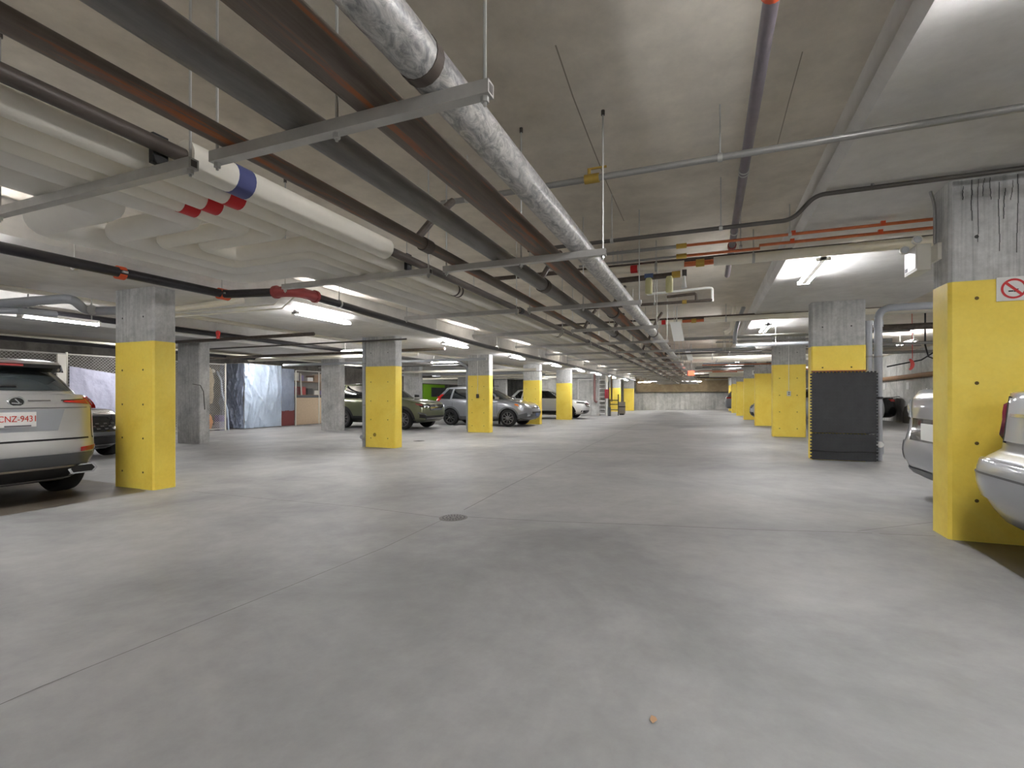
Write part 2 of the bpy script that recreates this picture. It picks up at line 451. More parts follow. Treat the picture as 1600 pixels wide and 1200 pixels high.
for i, (x0, x1, y) in enumerate(LX):
    cL[i] = column(LL[i], x0, x1, y, ZL, 0.0, 1.92, holes=i < 4)
RX = [(1.665, 2.45, 4.60), (1.63, 2.40, 9.62), (1.61, 2.38, 14.8), (1.61, 2.38, 20.1), (1.55, 2.33, 25.2), (1.5, 2.28, 30.4), (1.45, 2.25, 35.4), (1.45, 2.2, 40.0)]
RL = ['water-streaked concrete column with yellow band and no-smoking sign', 'yellow-banded concrete column wrapped in black rubber matting beside grey pipes',
      'yellow-banded concrete column with a thin cord and white outlet box', 'yellow-banded concrete column next to the silver car nose, with a white box high on it',
      'shaded yellow-banded concrete column with a small white sign near its top', 'yellow-banded concrete column beyond the shaded one', 'second yellow-banded column beyond the shaded one', 'yellow-banded column nearest the far wall, beside the dark parked car']
cR = {}
for i, (x0, x1, y) in enumerate(RX):
    cR[i] = column(RL[i], x0, x1, y, ZR, 0.14, 2.05, mat='stained_concrete' if i == 0 else 'column_concrete', holes=i < 3, hole_rows=(.3, .72, 1.16, 1.78) if i == 0 else (.22, .66, 1.1, 1.55))
# run-down stains on the streaked column
for k, (x, L) in enumerate(((1.745, .10), (1.80, .30), (1.835, .46), (1.87, .13), (1.90, .16), (1.955, .50), (1.985, .22), (2.03, .14), (2.055, .56), (2.11, .34), (2.16, .60), (2.22, .2), (2.28, .45), (2.36, .3))):
    z = ZR - random.choice((0.01, 0.05, .1)); pts = []
    for j in range(9):
        x += random.uniform(-.004, .004); pts.append((x, 4.597, z - L * j / 8))
    w = random.uniform(.0025, .0045); m = MB()
    for j in range(8):
        a, b = pts[j], pts[j + 1]
        m.box((a[0] - w / 2, 4.598, b[2]), (a[0] + w / 2, 4.602, a[2]))
    m.build('drip_stain', 'drip_dark', cR[0], smooth=False)
# scuffs on painted bands
MB().lathe([(0.0005, 0), (.045, -.0005), (.0005, -.001)], (-7.35, 9.6665, .30), 'y', 14).build('scuff', 'scuff_olive', cL[1])
GY = [8.72, 13.85, 19.0, 24.2, 29.2]
GL = ['bare concrete column left of the blue tarp, with a diagonal crack', 'bare concrete column in front of the green SUV tail', 'bare concrete column between the green SUV and the lime green panel',
      'bare concrete column behind the grey SUV', 'bare concrete column deep behind the white SUV']
cG = []
for i, y in enumerate(GY):
    cG.append(column(GL[i], -12.86, -12.03, y, 2.6, 0.0))
MB().tube([atX(301, 600, -12.028), atX(313, 602, -12.026), atX(318, 612, -12.026), atX(320, 640, -12.026)], .012, 6).build('crack', 'joint_dark', cG[0])

# no smoking sign on the streaked column
p0, p1 = atY(1557, 434, 4.59), atY(1612, 468, 4.59)
t = thing('no_smoking_sign', 'white square no-smoking sign with red ring on yellow column', 'sign', ((p0.x + p1.x) / 2, 4.594, p1.z))
MB().box((p0.x, 4.588, p1.z), (p1.x, 4.5965, p0.z)).build('plate', 'white_plastic', t, smooth=False)
cx, cz, R = p0.x + .095, (p0.z + p1.z) / 2, .072
m = MB()
for j in range(32):
    a0, a1 = 2 * PI * j / 32, 2 * PI * (j + 1) / 32
    q = [(cx + r * math.cos(a), y, cz + r * math.sin(a)) for y in (4.588, 4.5865) for r, a in ((R, a0), (R, a1), (R - .014, a1), (R - .014, a0))]
    m.prism(q[:4], q[4:])
m.build('red_ring', 'red_tape', t, smooth=False)
dx = .05; m = MB()
m.prism([(cx - dx - .006, 4.588, cz + dx - .006), (cx - dx + .006, 4.588, cz + dx + .006), (cx + dx + .006, 4.588, cz - dx + .006), (cx + dx - .006, 4.588, cz - dx - .006)],
        [(cx - dx - .006, 4.5862, cz + dx - .006), (cx - dx + .006, 4.5862, cz + dx + .006), (cx + dx + .006, 4.5862, cz - dx + .006), (cx + dx - .006, 4.5862, cz - dx - .006)])
m.build('red_bar', 'red_tape', t, smooth=False)
m = MB().box((cx - .03, 4.588, cz - .022), (cx - .002, 4.587, cz - .012)).box((cx + .0, 4.588, cz - .024), (cx + .012, 4.587, cz - .014)).box((cx + .008, 4.588, cz - .008), (cx + .026, 4.587, cz - .002))
m.build('cigarette_mark', 'black_plastic', t, smooth=False)

# emergency light on the same column
zt, zb_ = 2.413, 2.207
t = thing('emergency_light', 'white emergency light box with two round lamp heads on streaked column', 'emergency light', (1.6, 4.95, zb_))
MB().bevbox((1.545, 4.83, zb_), (1.640, 5.10, zt), .006).build('housing', 'off_white', t, smooth=False)
MB().box((1.64, 4.72, zb_ + .05), (1.664, 4.86, zt - .03)).build('junction_box', 'off_white', t, smooth=False)
MB().box((1.542, 4.85, zb_ + .02), (1.545, 5.08, zt - .012)).build('front_label', 'white_paint', t, smooth=False)
MB().box((1.5405, 5.02, zb_ + .03), (1.542, 5.07, zb_ + .06)).build('printed_mark', 'text_grey', t, smooth=False)
for (cy, cz, cx) in ((4.88, zt + .045, 1.56), (5.0, zt - .0, 1.515)):
    h = MB().lathe([(.012, .035), (.028, .025), (.036, 0), (.035, -.02), (.0, -.023)], (cx, cy, cz), 'y', 18).cyl((cx + .02, cy + .01, zt - .004), (cx, cy, cz), .008, 8).build('lamp_head', 'off_white', t)
    MB().lathe([(.028, -.020), (.025, -.026), (.0, -.028)], (cx, cy, cz), 'y', 18).build('lens', 'lens_clear', h)
# conduit down the column to the light, and the run along the slab
o = MB().tube(fillet([(1.60, 4.74, 2.79), (1.63, 4.77, 2.72), (1.648, 4.80, 2.66), (1.648, 4.80, 2.40)], .04), .011, 8).build('drop_conduit', 'conduit_grey')
tag(o, 'short bent grey conduit dropping down streaked column to emergency light', 'conduit')

# rubber matting round the second right-hand column
t = thing('rubber_matting', 'black interlocking rubber mats strapped round yellow column', 'rubber mat', (2.15, 9.58, .14))
x0, x1 = 1.60, 2.56
for (z0, z1) in ((.60, 1.60), (.15, .585)):
    m = MB().box((x0 + .03, 9.575, z0), (x1 - .03, 9.60, z1))
    n = int((z1 - z0) / .05)
    for k in range(n):
        z = z0 + (k + .5) * (z1 - z0) / n
        m.box((x0 + .005, 9.577, z - .013), (x0 + .03, 9.598, z + .013)); m.box((x1 - .03, 9.577, z - .013), (x1 - .005, 9.598, z + .013))
    for k in range(18):
        x = x0 + .06 + k * .0505
        m.box((x - .013, 9.577, z1), (x + .013, 9.598, z1 + .018) if z1 > 1 else (x + .013, 9.598, z1 + .008))
    m.build('mat_panel', 'mat_rubber', t, smooth=False)
MB().box((1.62, 9.56, 1.622), (2.40, 9.60, 1.636)).build('top_batten', 'dull_red', t, smooth=False)
MB().tube([(x0, 9.572, .30), (2.0, 9.572, .285), (2.3, 9.572, .30), (x1, 9.572, .30)], .006, 6).build('strap', 'gloss_black', t)

def pipe_thing(name, label, cat, paths, mat, r, n=14, R=.12, group=None, part='pipe'):
    """paths: list of polylines; the first is the body, others are branch parts"""
    P = Vector(paths[0][0])
    t = thing(name, label, cat, P, group)
    for pth in paths:
        MB().tube(fillet(pth, R) if len(pth) > 2 else pth, r, n).build(part, mat, t)
    return t
def collar(t, p, ax, r, L, mat, name='coupling', n=16):
    p = Vector(p); a = {'x': Vector((1, 0, 0)), 'y': Vector((0, 1, 0)), 'z': Vector((0, 0, 1))}[ax]
    return MB().cyl(p - a * L / 2, p + a * L / 2, r, n).build(name, mat, t)
# two grey drain pipes beside that column
t = pipe_thing('drain_pipe', 'grey plastic drain pipe with an elbow running down behind the rubber mats', 'pipe',
               [[(4.9, 9.78, 2.66), (2.61, 9.78, 2.66), (2.61, 9.78, .15)]], 'pvc_grey', .058, R=.2)
collar(t, (2.61, 9.78, 2.40), 'z', .07, .10, 'pvc_grey'); collar(t, (2.61, 9.78, 1.86), 'z', .068, .03, 'conduit_grey', 'clamp')
collar(t, (2.61, 9.78, .36), 'z', .075, .20, 'pvc_grey', 'cleanout'); collar(t, (2.61, 9.72, .42), 'y', .05, .10, 'white_plastic', 'cleanout_cap')
collar(t, (2.61, 9.78, 1.18), 'z', .066, .04, 'black_plastic', 'clamp'); collar(t, (3.7, 9.78, 2.66), 'x', .07, .08, 'pvc_grey')
t = pipe_thing('drain_pipe', 'shorter straight grey drain pipe between the yellow column and the elbowed pipe', 'pipe', [[(2.462, 9.72, 2.42), (2.462, 9.72, .15)]], 'pvc_grey', .05)
collar(t, (2.462, 9.72, 2.42), 'z', .062, .06, 'pvc_grey'); collar(t, (2.462, 9.72, 1.86), 'z', .062, .03, 'conduit_grey', 'clamp')
# grey downpipe on second left column, cords and outlet boxes
t = pipe_thing('downpipe', 'thin grey downpipe on yellow column before green SUV', 'pipe', [[(-7.68, 9.70, ZL), (-7.68, 9.70, .0)]], 'pvc_grey', .045)
collar(t, (-7.68, 9.70, .22), 'z', .06, .16, 'pvc_grey', 'cleanout'); collar(t, (-7.68, 9.66, .24), 'y', .05, .12, 'pvc_grey', 'cleanout_cap')
for z in (1.0, 2.0): collar(t, (-7.68, 9.70, z), 'z', .05, .03, 'conduit_grey', 'clamp')
t = pipe_thing('downpipe', 'grey downpipe on yellow column before grey SUV', 'pipe', [[(-9.3, 15.2, 2.48), (-8.1, 15.2, 2.48), (-7.66, 15.15, 2.2), (-7.66, 15.15, .0)]], 'pvc_grey', .05)
collar(t, (-7.66, 15.15, .2), 'z', .065, .18, 'pvc_grey', 'cleanout'); collar(t, (-7.66, 15.15, 1.85), 'z', .06, .06, 'pvc_grey')
for lab, x, y, ztop, zbox, mat in (('dark outlet box hanging on a white cord before yellow column', -7.22, 15.03, ZL, 1.16, 'black_plastic'),
                                   ('white outlet box on a cord down the yellow column', 1.985, 14.78, ZR, 1.22, 'off_white')):
    t = thing('outlet_box', lab, 'outlet', (x, y, zbox))
    MB().bevbox((x - .045, y - .035, zbox), (x + .045, y + .015, zbox + .13), .006).build('box', mat, t, smooth=False)
    pts = [(x, y, zbox + .12), (x - .01, y, zbox + .3), (x + .012, y, zbox + .42), (x, y, zbox + .5), (x, y, ztop)] if mat == 'black_plastic' else [(x, y, zbox + .12), (x, y, ztop)]
    MB().tube(pts, .007, 6).build('cord', 'white_plastic', t)
    for dz in (.035, .08): MB().box((x - .02, y - .04, zbox + dz), (x + .02, y - .034, zbox + dz + .02)).build('socket', 'brown_box' if mat == 'black_plastic' else 'conduit_dark', t, smooth=False)
# white signs on far right columns
o = MB().bevbox((1.66, 20.05, 2.42), (1.98, 20.10, 2.62), .01).build('white_box', 'white_plastic'); tag(o, 'white electrical box high on column next to silver car nose', 'box')
t = thing('column_sign', 'small white lettered sign near the top of the shaded column', 'sign', (2.05, 25.17, 2.22))
MB().box((1.9, 25.165, 2.22), (2.3, 25.195, 2.42)).build('plate', 'white_plastic', t, smooth=False)
m = MB()
for k in range(3): m.box((1.96 + k * .11, 25.163, 2.27), (2.03 + k * .11, 25.166, 2.38))
m.build('lettering', 'text_grey', t, smooth=False)
# floor drain
d = floor_pt(709, 809)
t = thing('floor_drain', 'round perforated metal drain cover where the floor joints cross', 'drain', d)
MB().lathe([(.0, .004), (.125, .004), (.135, .001), (.135, -.01)], d, 'z', 36).build('cover', 'iron', t)
m = MB()
for k in range(3):
    for j in range(10 + 6 * k):
        a = 2 * PI * j / (10 + 6 * k); r = .035 + .033 * k
        m.cyl(d + Vector((r * math.cos(a), r * math.sin(a), .003)), d + Vector((r * math.cos(a), r * math.sin(a), .0052)), .008, 6)
m.build('holes', 'black_plastic', t, smooth=False)['kind'] = 'stuff'
d = floor_pt(655, 689)
t = thing('floor_drain', 'small dark drain grate on the floor beyond the column with the downpipe', 'drain', d)
MB().lathe([(.0, .004), (.15, .004), (.16, .001), (.16, -.01)], d, 'z', 24).build('cover', 'iron', t)
MB().box(d + Vector((-.10, -.10, .003)), d + Vector((.10, -.06, .006))).box(d + Vector((-.10, -.02, .003)), d + Vector((.10, .02, .006))).box(d + Vector((-.10, .06, .003)), d + Vector((.10, .10, .006))).build('slots', 'black_plastic', t, smooth=False)
d = floor_pt(1021, 1127)
lf = MB().add([d + Vector(p) for p in ((0, -.018, .004), (.013, -.004, .01), (.006, .016, .007), (-.008, .012, .012), (-.012, -.004, .006), (0, 0, .002))], [(0, 1, 5), (1, 2, 5), (2, 3, 5), (3, 4, 5), (4, 0, 5), (4, 3, 2, 1, 0)]).build('dry_leaf', 'leaf'); tag(lf, 'small curled dry leaf on the bare concrete floor', 'leaf')

# ---------------------------------------------------------------- fluorescent lights
def make_light(label, c, Zs, L=1.25, along='y', tubes=2, drop_=0.10, lit=True, group='fluorescent strip lights'):
    """batten hung just below the slab at height Zs"""
    x, y, z = c[0], c[1], Zs - drop_
    t = thing('fluorescent_light', label, 'light', (x, y, z), group)
    A = (lambda a, b, cc: (x + a, y + b, z + cc)) if along == 'y' else (lambda a, b, cc: (x + b, y + a, z + cc))
    MB().box(A(-.028, -L / 2, -.012), A(.028, L / 2, .045)).build('housing', 'white_paint', t, smooth=False)
    for s in (-.4, .4): MB().cyl(A(0, s * L, .05), A(0, s * L, drop_), .012, 6).build('stem', 'conduit_grey', t)
    for s in ((-.05, .05) if tubes == 2 else (0,)):
        zt_ = .0 if tubes == 2 else -.036
        MB().cyl(A(s, -L / 2 + .03, zt_), A(s, L / 2 - .03, zt_), .016, 8).build('tube', 'tube_lit' if lit else 'white_plastic', t)
    for s in (-1, 1): MB().box(A(-.07, s * (L / 2 - .03), -.055 if tubes == 1 else -.02), A(.07, s * L / 2, .02)).build('lamp_holder', 'white_paint', t, smooth=False)
    return t
for y, lab in ((-10.5, None), (-6.8, None), (-3.0, None), (1.7, None), (6.55, 'bare-tube strip light between the SUV-side column and the column with the downpipe'), (11.2, 'bare-tube strip light between the columns with the downpipe and the outlet box'),  # strips behind the camera are unseen, added to light the column fronts
               (15.6, 'bare-tube strip light beside the column with the dark outlet box'), (20.2, 'bare-tube strip light beside the column behind the silver-grey SUV'), (24.6, 'bare-tube strip light beside the column before the white SUV'),
               (28.9, 'bare-tube strip light just before the stair wall'), (34.0, None), (39.5, None)):
    make_light(lab or 'distant or added unseen bare-tube strip light along the stair wall side of the aisle', (-6.02, y), ZL)
for y, lab in ((-10.8, None), (-7.0, None), (-3.6, None), (1.8, None), (6.85, 'bare-tube strip light between the streaked column and the matted column'), (12.1, 'bare-tube strip light between the matted column and the column with the cord'),  # this row too gets unseen strips added behind the camera for the column fronts
               (17.3, None), (22.6, None), (27.8, None), (33.0, None), (38.5, None)):
    make_light(lab or 'bare-tube strip light farther down or added unseen in the row of the matted column', (1.17, y), ZR)
for y, lab in ((3.6, None), (9.3, None), (13.55, 'bright bare-tube strip light right above the blue tarp'), (18.6, None), (24.0, None), (29.0, None)):
    make_light(lab or 'bare-tube strip light in front of the chain-link cages', (-14.85, y), ZC, drop_=.5, group='strip lights over the cages')
for y in (-7.0, -1.5, 3.2, 8.5, 17.0, 26.0, 35.0):
    make_light('bare-tube strip light over the right-hand stalls', (5.2, y), ZC, drop_=.3, group='strip lights over the right stalls')
for y in (-8.0, -3.0, 12.0, 17.2, 28.0):  # the pair behind the camera is unseen, added for extra light
    make_light('strip light crossways over the left-hand stalls', (-9.7, y), ZC, along='x', drop_=.45, group='strip lights over the left stalls')
# ---------------------------------------------------------------- overhead pipe runs along the aisle
ZT = 2.14                                         # top of the trapeze struts
Y0_, Y1_ = -4.0, 39.0
def run(name, label, x, r, mat, y0=Y0_, y1=Y1_, cat='pipe', n=18):
    t = thing(name, label, cat, (x, y0, ZT))
    MB().cyl((x, y0, ZT + r), (x, y1, ZT + r), r, n).build('pipe', mat, t)
    return t
silver = run('drain_main', 'big mottled galvanised pipe at the edge of the pipe rack', -.798, .068, 'galvanised', y1=22.6)
collar(silver, (-.798, 1.27, ZT + .068), 'y', .071, .04, 'black_steel', 'saddle')
collar(silver, (-.798, 9.0, ZT + .068), 'y', .076, .10, 'galvanised')
rust = run('drain_main', 'rust-streaked steel pipe next to the galvanised pipe', -1.05, .069, 'rusted_steel')
dark = run('drain_main', 'dark grey steel pipe between the rusty pipe and the thin brown pipe', -1.368, .057, 'dark_steel')
thin = run('drain_main', 'thin dark brown steel pipe of the pipe rack', -1.69, .036, 'rusted_steel')
for t_, x, r, ys in ((dark, -1.368, .057, (.6, 4.2, 7.8, 11.4)), (rust, -1.05, .069, (5.9, 9.6, 13.4)), (thin, -1.69, .036, (2.75, 7.2)), (silver, -.798, .068, (8.0,))):
    for y in ys:
        collar(t_, (x, y, ZT + r), 'y', r + .008, .09, 'black_steel')
        if y > 1:
            MB().tube([(x, y - .12, ZT + r), (x + .05, y + .02, ZT + r + .18), (x + .12, y + .14, ZT + r + .32)], .024, 10).build('branch_stub', 'black_steel', t_)
bk = thing('heating_main', 'black steel pipe wearing a white sleeve with a blue band', 'pipe', (-2.02, Y0_, ZT))
MB().cyl((-2.04, Y0_, ZT + .068), (-2.04, Y1_, ZT + .068), .030, 18).build('pipe', 'black_steel', bk)
MB().cyl((-2.04, 1.41, ZT + .068), (-2.04, 2.80, ZT + .068), .068, 20).build('insulation_sleeve', 'insulation', bk)
MB().cyl((-2.04, 1.62, ZT + .068), (-2.04, 1.71, ZT + .068), .0695, 20).build('blue_band', 'blue_tape', bk)
for y in (5.4, 8.9, 12.5): collar(bk, (-2.04, y, ZT + .068), 'y', .038, .09, 'black_plastic')
for y in (1.33, 3.12): MB().box((-2.085, y - .03, ZT), (-2.06, y + .03, ZT + .12)).build('pipe_clamp', 'black_plastic', bk, smooth=False)
def white_run(label, x, r, loop=None, band=None, mat='insulation'):
    t = thing('insulated_pipe', label, 'pipe', (x, Y0_, ZT))
    z = ZT + r
    if loop:
        xl, ya, yb = loop
        path = fillet([(x, Y0_, z), (x, ya, z), (xl, ya, z), (xl, yb, z), (x, yb, z), (x, Y1_, z)], r * 1.25, 7)
    else: path = [(x, Y0_, z), (x, Y1_, z)]
    MB().tube(path, r, 18).build('sleeve', mat, t)
    if band: MB().cyl((x, band, z), (x, band + .085, z), r + .002, 18).build('red_band', 'red_tape', t)
    for y in (4.05, 4.12, 7.4, 7.47) if not loop else (): MB().cyl((x, y, z), (x, y + .02, z), r + .004, 18).build('strap', 'black_steel', t)
    return t
white_run('straight white insulated pipe with a red band beside the blue-banded sleeve', -2.19, .054, None, 1.71)
white_run('slim white insulated pipe with red band and the innermost expansion loop', -2.36, .050, (-3.03, 2.22, 2.47), 1.72)
white_run('slim white insulated pipe with red band and the second expansion loop', -2.495, .050, (-3.21, 2.08, 2.60), 1.70)
white_run('thick white insulated pipe with a mid-size expansion loop', -2.665, .066, (-3.38, 1.90, 2.75), None, 'insulation_fat')
white_run('fattest white insulated pipe with the outermost expansion loop', -2.92, .092, (-3.62, 1.64, 2.97), None, 'insulation_fat')
# trapeze hangers
HY = [1.34 + 1.785 * k for k in range(-1, 21)]
for k, y in enumerate(HY):
    for xa, xb, lab in ((-1.77, -.60, 'galvanised strut trapeze carrying the steel pipes'), (-3.30, -1.88, 'galvanised strut trapeze carrying the white insulated pipes')):
        if abs(y - 1.34) < .1: lab = ('galvanised strut trapeze at the black saddle of the mottled pipe', 'galvanised strut trapeze just before the white expansion loops')[xb < -1]
        if abs(y - 3.125) < .1: lab = ('galvanised strut trapeze just past the red-banded pipes carrying steel pipes', 'galvanised strut trapeze just past the white expansion loops')[xb < -1]
        t = thing('trapeze_hanger', lab, 'pipe hanger', ((xa + xb) / 2, y, ZT - .045), 'trapeze hangers of the pipe rack')
        m = MB()                                   # C channel, open side down
        m.box((xa, y - .0205, ZT - .005), (xb, y + .0205, ZT - .002)).box((xa, y - .0205, ZT - .044), (xb, y - .0175, ZT - .002)).box((xa, y + .0175, ZT - .044), (xb, y + .0205, ZT - .002))
        m.box((xa, y - .0205, ZT - .044), (xb, y - .011, ZT - .041)).box((xa, y + .011, ZT - .044), (xb, y + .0205, ZT - .041))
        me = MB().box((xa, y - .0205, ZT - .043), (xb, y + .0205, ZT - .002)).build('strut', 'strut_steel', t, smooth=False)
        xr_ = [xa + .02, xb - .02] + ([(-1.175)] if xb > -1 else [])
        for x in xr_:
            rd = MB().cyl((x, y, ZT - .07), (x, y, ZC), .0055, 6).build('threaded_rod', 'rod_steel', t)
            if y < 8:
                MB().cyl((x, y, ZT - .06), (x, y, ZT - .043), .013, 6).build('nut', 'rod_steel', rd)
            if y < 4.5: MB().cyl((x, y, ZC - .03), (x, y, ZC), .012, 8).build('anchor', 'conduit_dark', rd)
        if y < 4:                                  # open channel end
            xe = xb if xb > -1 else xb
            MB().box((xe, y - .012, ZT - .036), (xe + .0015, y + .012, ZT - .010)).build('channel_mouth', 'conduit_dark', t, smooth=False)

# ---------------------------------------------------------------- sprinkler main along the left drop slab
t = thing('sprinkler_main', 'black sprinkler main with orange couplings below the left drop slab', 'pipe', (-5.8, -3, 2.5))
MB().tube(fillet([(-5.78, -4, 2.5), (-5.70, 4.46, 2.5), (-4.72, 4.66, 2.5), (-4.95, 7.5, 2.48), (-5.2, 11.4, 2.47), (-5.2, 39, 2.47)], .12), .052, 16).build('pipe', 'sprinkler_black', t)
for px, py in ((177, 428), (346, 459), (358, 460)):
    p = atZ(px, py, 2.5); p.x = -5.73 if px < 300 else -5.71
    MB().cyl(p + Vector((0, -.035, 0)), p + Vector((0, .035, 0)), .07, 16).build('coupling', 'orange_paint', t)
    for s in (-1, 1): MB().bbox(p + Vector((s * .078, 0, 0)), (.03, .05, .02)).build('coupling_bolt', 'rod_steel', t, smooth=False)
MB().tube(fillet([(-4.98, 4.605, 2.5), (-4.72, 4.66, 2.5), (-4.735, 5.0, 2.5)], .14), .066, 16).build('red_elbow', 'dull_red', t)
for p, s in (((-4.98, 4.605, 2.5), .02), ((-4.737, 5.0, 2.5), .0)):
    MB().cyl((p[0] - s, p[1] - (.02 - s), p[2]), (p[0] + s, p[1] + (.02 - s), p[2]), .08, 18).build('elbow_collar', 'dull_red', t)
def clevis(t, p, r, ztop, ax='y', mat='rod_steel'):
    p = Vector(p)
    h = MB().cyl(p + Vector((0, 0, r)), (p.x, p.y, ztop), .0055, 6).build('hanger_rod', mat, t)
    a = Vector((0, .014, 0)) if ax == 'y' else Vector((.014, 0, 0))
    MB().cyl(p - a, p + a, r + .006, 16).build('hanger_ring', mat, h)
for x, y in ((-5.755, 2.9), (-5.715, 4.44), (-4.78, 5.5), (-5.05, 8.6), (-5.2, 12.0), (-5.2, 15.5), (-5.2, 19)): clevis(t, (x, y, 2.495), .052, ZC)

# ---------------------------------------------------------------- pipes crossing the aisle
def cross(name, label, Y, Z, x0, x1, r, mat, hang=(), top=ZC, group=None, n=12, cat='pipe', part='pipe'):
    t = thing(name, label, cat, (x0, Y, Z), group)
    MB().cyl((x0, Y, Z), (x1, Y, Z), r, n).build(part, mat, t)
    for x in hang: clevis(t, (x, Y, Z), r, (ZR if x > .8 and top == ZC and x < 3.2 else top), 'x')
    return t
xs_ = lambda px, Y: atY(px, 620, Y).x
t = cross('sprinkler_branch', 'thin galvanised sprinkler line crossing above the pipe rack with a brass valve', 3.33, 2.69, xs_(690, 3.33), 4.6, .021, 'conduit_grey', hang=(xs_(1125, 3.33), xs_(730, 3.33)))
v = atY(925, 284, 3.33)
MB().cyl((v.x - .05, 3.33, 2.69), (v.x + .05, 3.33, 2.69), .032, 12).build('valve_body', 'brass', t)
MB().cyl((v.x - .02, 3.33, 2.70), (v.x - .02, 3.33, 2.755), .012, 8).build('valve_stem', 'brass', t)
MB().box((v.x - .03, 3.322, 2.752), (v.x + .10, 3.338, 2.762)).build('valve_handle', 'brass', t, smooth=False)
# purple-grey pipe along the aisle under the slab
t = thing('drain_branch', 'purple-grey cast pipe with orange clamps hung along the slab', 'pipe', (.245, -4, 2.84))
MB().cyl((.245, -4, 2.85), (.245, 7.3, 2.85), .033, 14).build('pipe', 'cast_purple', t)
for y in (2.23, 5.9): MB().cyl((.245, y - .035, 2.85), (.245, y + .035, 2.85), .045, 14).build('clamp', 'orange_paint' if y < 3 else 'dull_red', t)
for y in (3.95, 4.0): MB().cyl((.245, y - .006, 2.85), (.245, y + .006, 2.85), .037, 14).build('band', 'rod_steel', t)
for y in (1.9, 5.4): clevis(t, (.245, y, 2.85), .033, ZC)
# dark conduit that climbs onto the right drop slab
t = thing('dark_conduit', 'dark conduit stepping up onto the slab before the streaked column', 'conduit', (-1.5, 4.44, 2.6))
MB().tube(fillet([(-1.6, 4.44, 2.60), (.62, 4.44, 2.60), (.78, 4.44, 2.77), (4.5, 4.44, 2.77)], .07), .017, 10).build('pipe', 'conduit_dark', t)
for x in (1.15,): MB().cyl((x, 4.44, 2.77), (x, 4.44, ZR), .012, 8).build('strap', 'conduit_grey', t)
for x in (-.8, .1): clevis(t, (x, 4.44, 2.60), .017, ZC, 'x')
# copper pair
for k, (Z, lab) in enumerate(((2.735, 'upper copper pipe crossing to the streaked column'), (2.68, 'lower copper pipe with a small jog crossing to the streaked column'))):
    YC = (5.3, 5.37)[k]; xm = xs_(1068, YC); x0 = xs_(905, YC); t = thing('copper_pipe', lab, 'pipe', (x0, YC, Z))
    if k == 0: path = [(xm, YC, Z), (.85, YC, Z), (.9, YC, Z + .0), (5.0, YC, Z)]
    else: path = [(xm, YC, Z - .03), (.40, YC, Z - .03), (.47, YC, Z - .03), (.47, YC, Z), (.60, YC, Z), (5.0, YC, Z)]
    MB().tube(path, .014, 10).build('pipe', 'copper', t)
    MB().cyl((x0, YC, path[0][2]), (xm, YC, path[0][2]), .017 if k == 0 else .012, 10).build('grey_section', 'conduit_grey', t)
    MB().cyl((xm - .07, YC, path[0][2]), (xm + .03, YC, path[0][2]), .026, 10).build('valve', 'brass', t)
    for x in (.75, 1.45): MB().bbox((x, YC, Z + .01), (.035, .03, .04)).build('clip', 'orange_paint', t, smooth=False)
    clevis(t, (.72 if k == 0 else .3, YC, Z), .016, ZC, 'x')
# cream insulated pipe with red band and bare copper valve section, two bays
for k, (Y, Z, pb, pc0, pc1, lab) in enumerate(((5.95, 2.71, 991, 1069, 1115, 'cream insulated pipe with red band and bare copper valve, before the streaked column'),
                                               (10.5, 2.72, 1037, 1066, 1100, 'cream insulated pipe with red band crossing at the matted column'))):
    x0 = xs_(900, Y); xa, xb = xs_(pc0, Y), xs_(pc1, Y)
    t = thing('cream_pipe', lab, 'pipe', (x0, Y, Z))
    MB().cyl((x0, Y, Z), (xa, Y, Z), .045, 14).build('sleeve', 'insulation', t)
    MB().cyl((xb, Y, Z), (5.2, Y, Z), .052, 14).build('sleeve', 'insulation', t)
    MB().cyl((xa, Y, Z), (xb, Y, Z), .030, 12).build('copper_section', 'copper', t)
    MB().cyl(((xa + xb) / 2 - .03, Y, Z), ((xa + xb) / 2 + .06, Y, Z), .044, 12).build('valve', 'brass', t)
    xr = xs_(pb, Y); MB().cyl((xr - .04, Y, Z), (xr + .04, Y, Z), .047, 14).build('red_band', 'red_tape', t)
    for x in (xr + .25, xb + .4): clevis(t, (x, Y, Z), .05, ZC, 'x')
    cross('black_pipe', ('black pipe running just above the nearer cream pipe', 'black pipe running just above the farther cream pipe')[k], Y + .12, Z + .075, x0 - 1.2, 5.2, .028, 'black_steel')
    for j, px in enumerate(((958, 965, 972) if k == 0 else (1020, 1030, 1044))):
        o = MB().cyl((xs_(px, Y + .2), Y + .2, Z + .10), (xs_(px, Y + .2), Y + .2, ZC), .005, 6).build('hanger_rod', 'rod_steel')
        tag(o, ('thin hanger rod above the nearer cream pipe', 'thin hanger rod above the farther cream pipe')[k], 'hanger rod', ('rods above the nearer cream pipe', 'rods above the farther cream pipe')[k])
# dark pipe with wrapped fittings
Y = 6.0; Z = atY(1020, 432, Y).z
t = thing('wrapped_pipe', 'dark pipe below the cream pipe with pale wrapped vessels and a brass end', 'pipe', (xs_(955, Y), Y, Z))
MB().cyl((xs_(945, Y), Y, Z - .02), (xs_(1052, Y), Y, Z), .033, 12).build('pipe', 'black_steel', t)
MB().cyl((xs_(1050, Y), Y, Z), (xs_(1063, Y), Y, Z), .04, 12).build('brass_end', 'brass', t)
MB().cyl((xs_(1066, Y), Y, Z + .01), (xs_(1073, Y), Y, Z + .01), .04, 12).build('end_cap', 'conduit_dark', t)
for px, mt in ((1014, 'wrap_yellow'), (1046, 'wrap_yellow')):
    x = xs_(px, Y); MB().lathe([(.0, -.21), (.035, -.205), (.042, -.19), (.04, -.04), (.03, -.02), (.0, -.015)], (x, Y - .02, Z), 'z', 14).build('wrapped_vessel', mt, t)
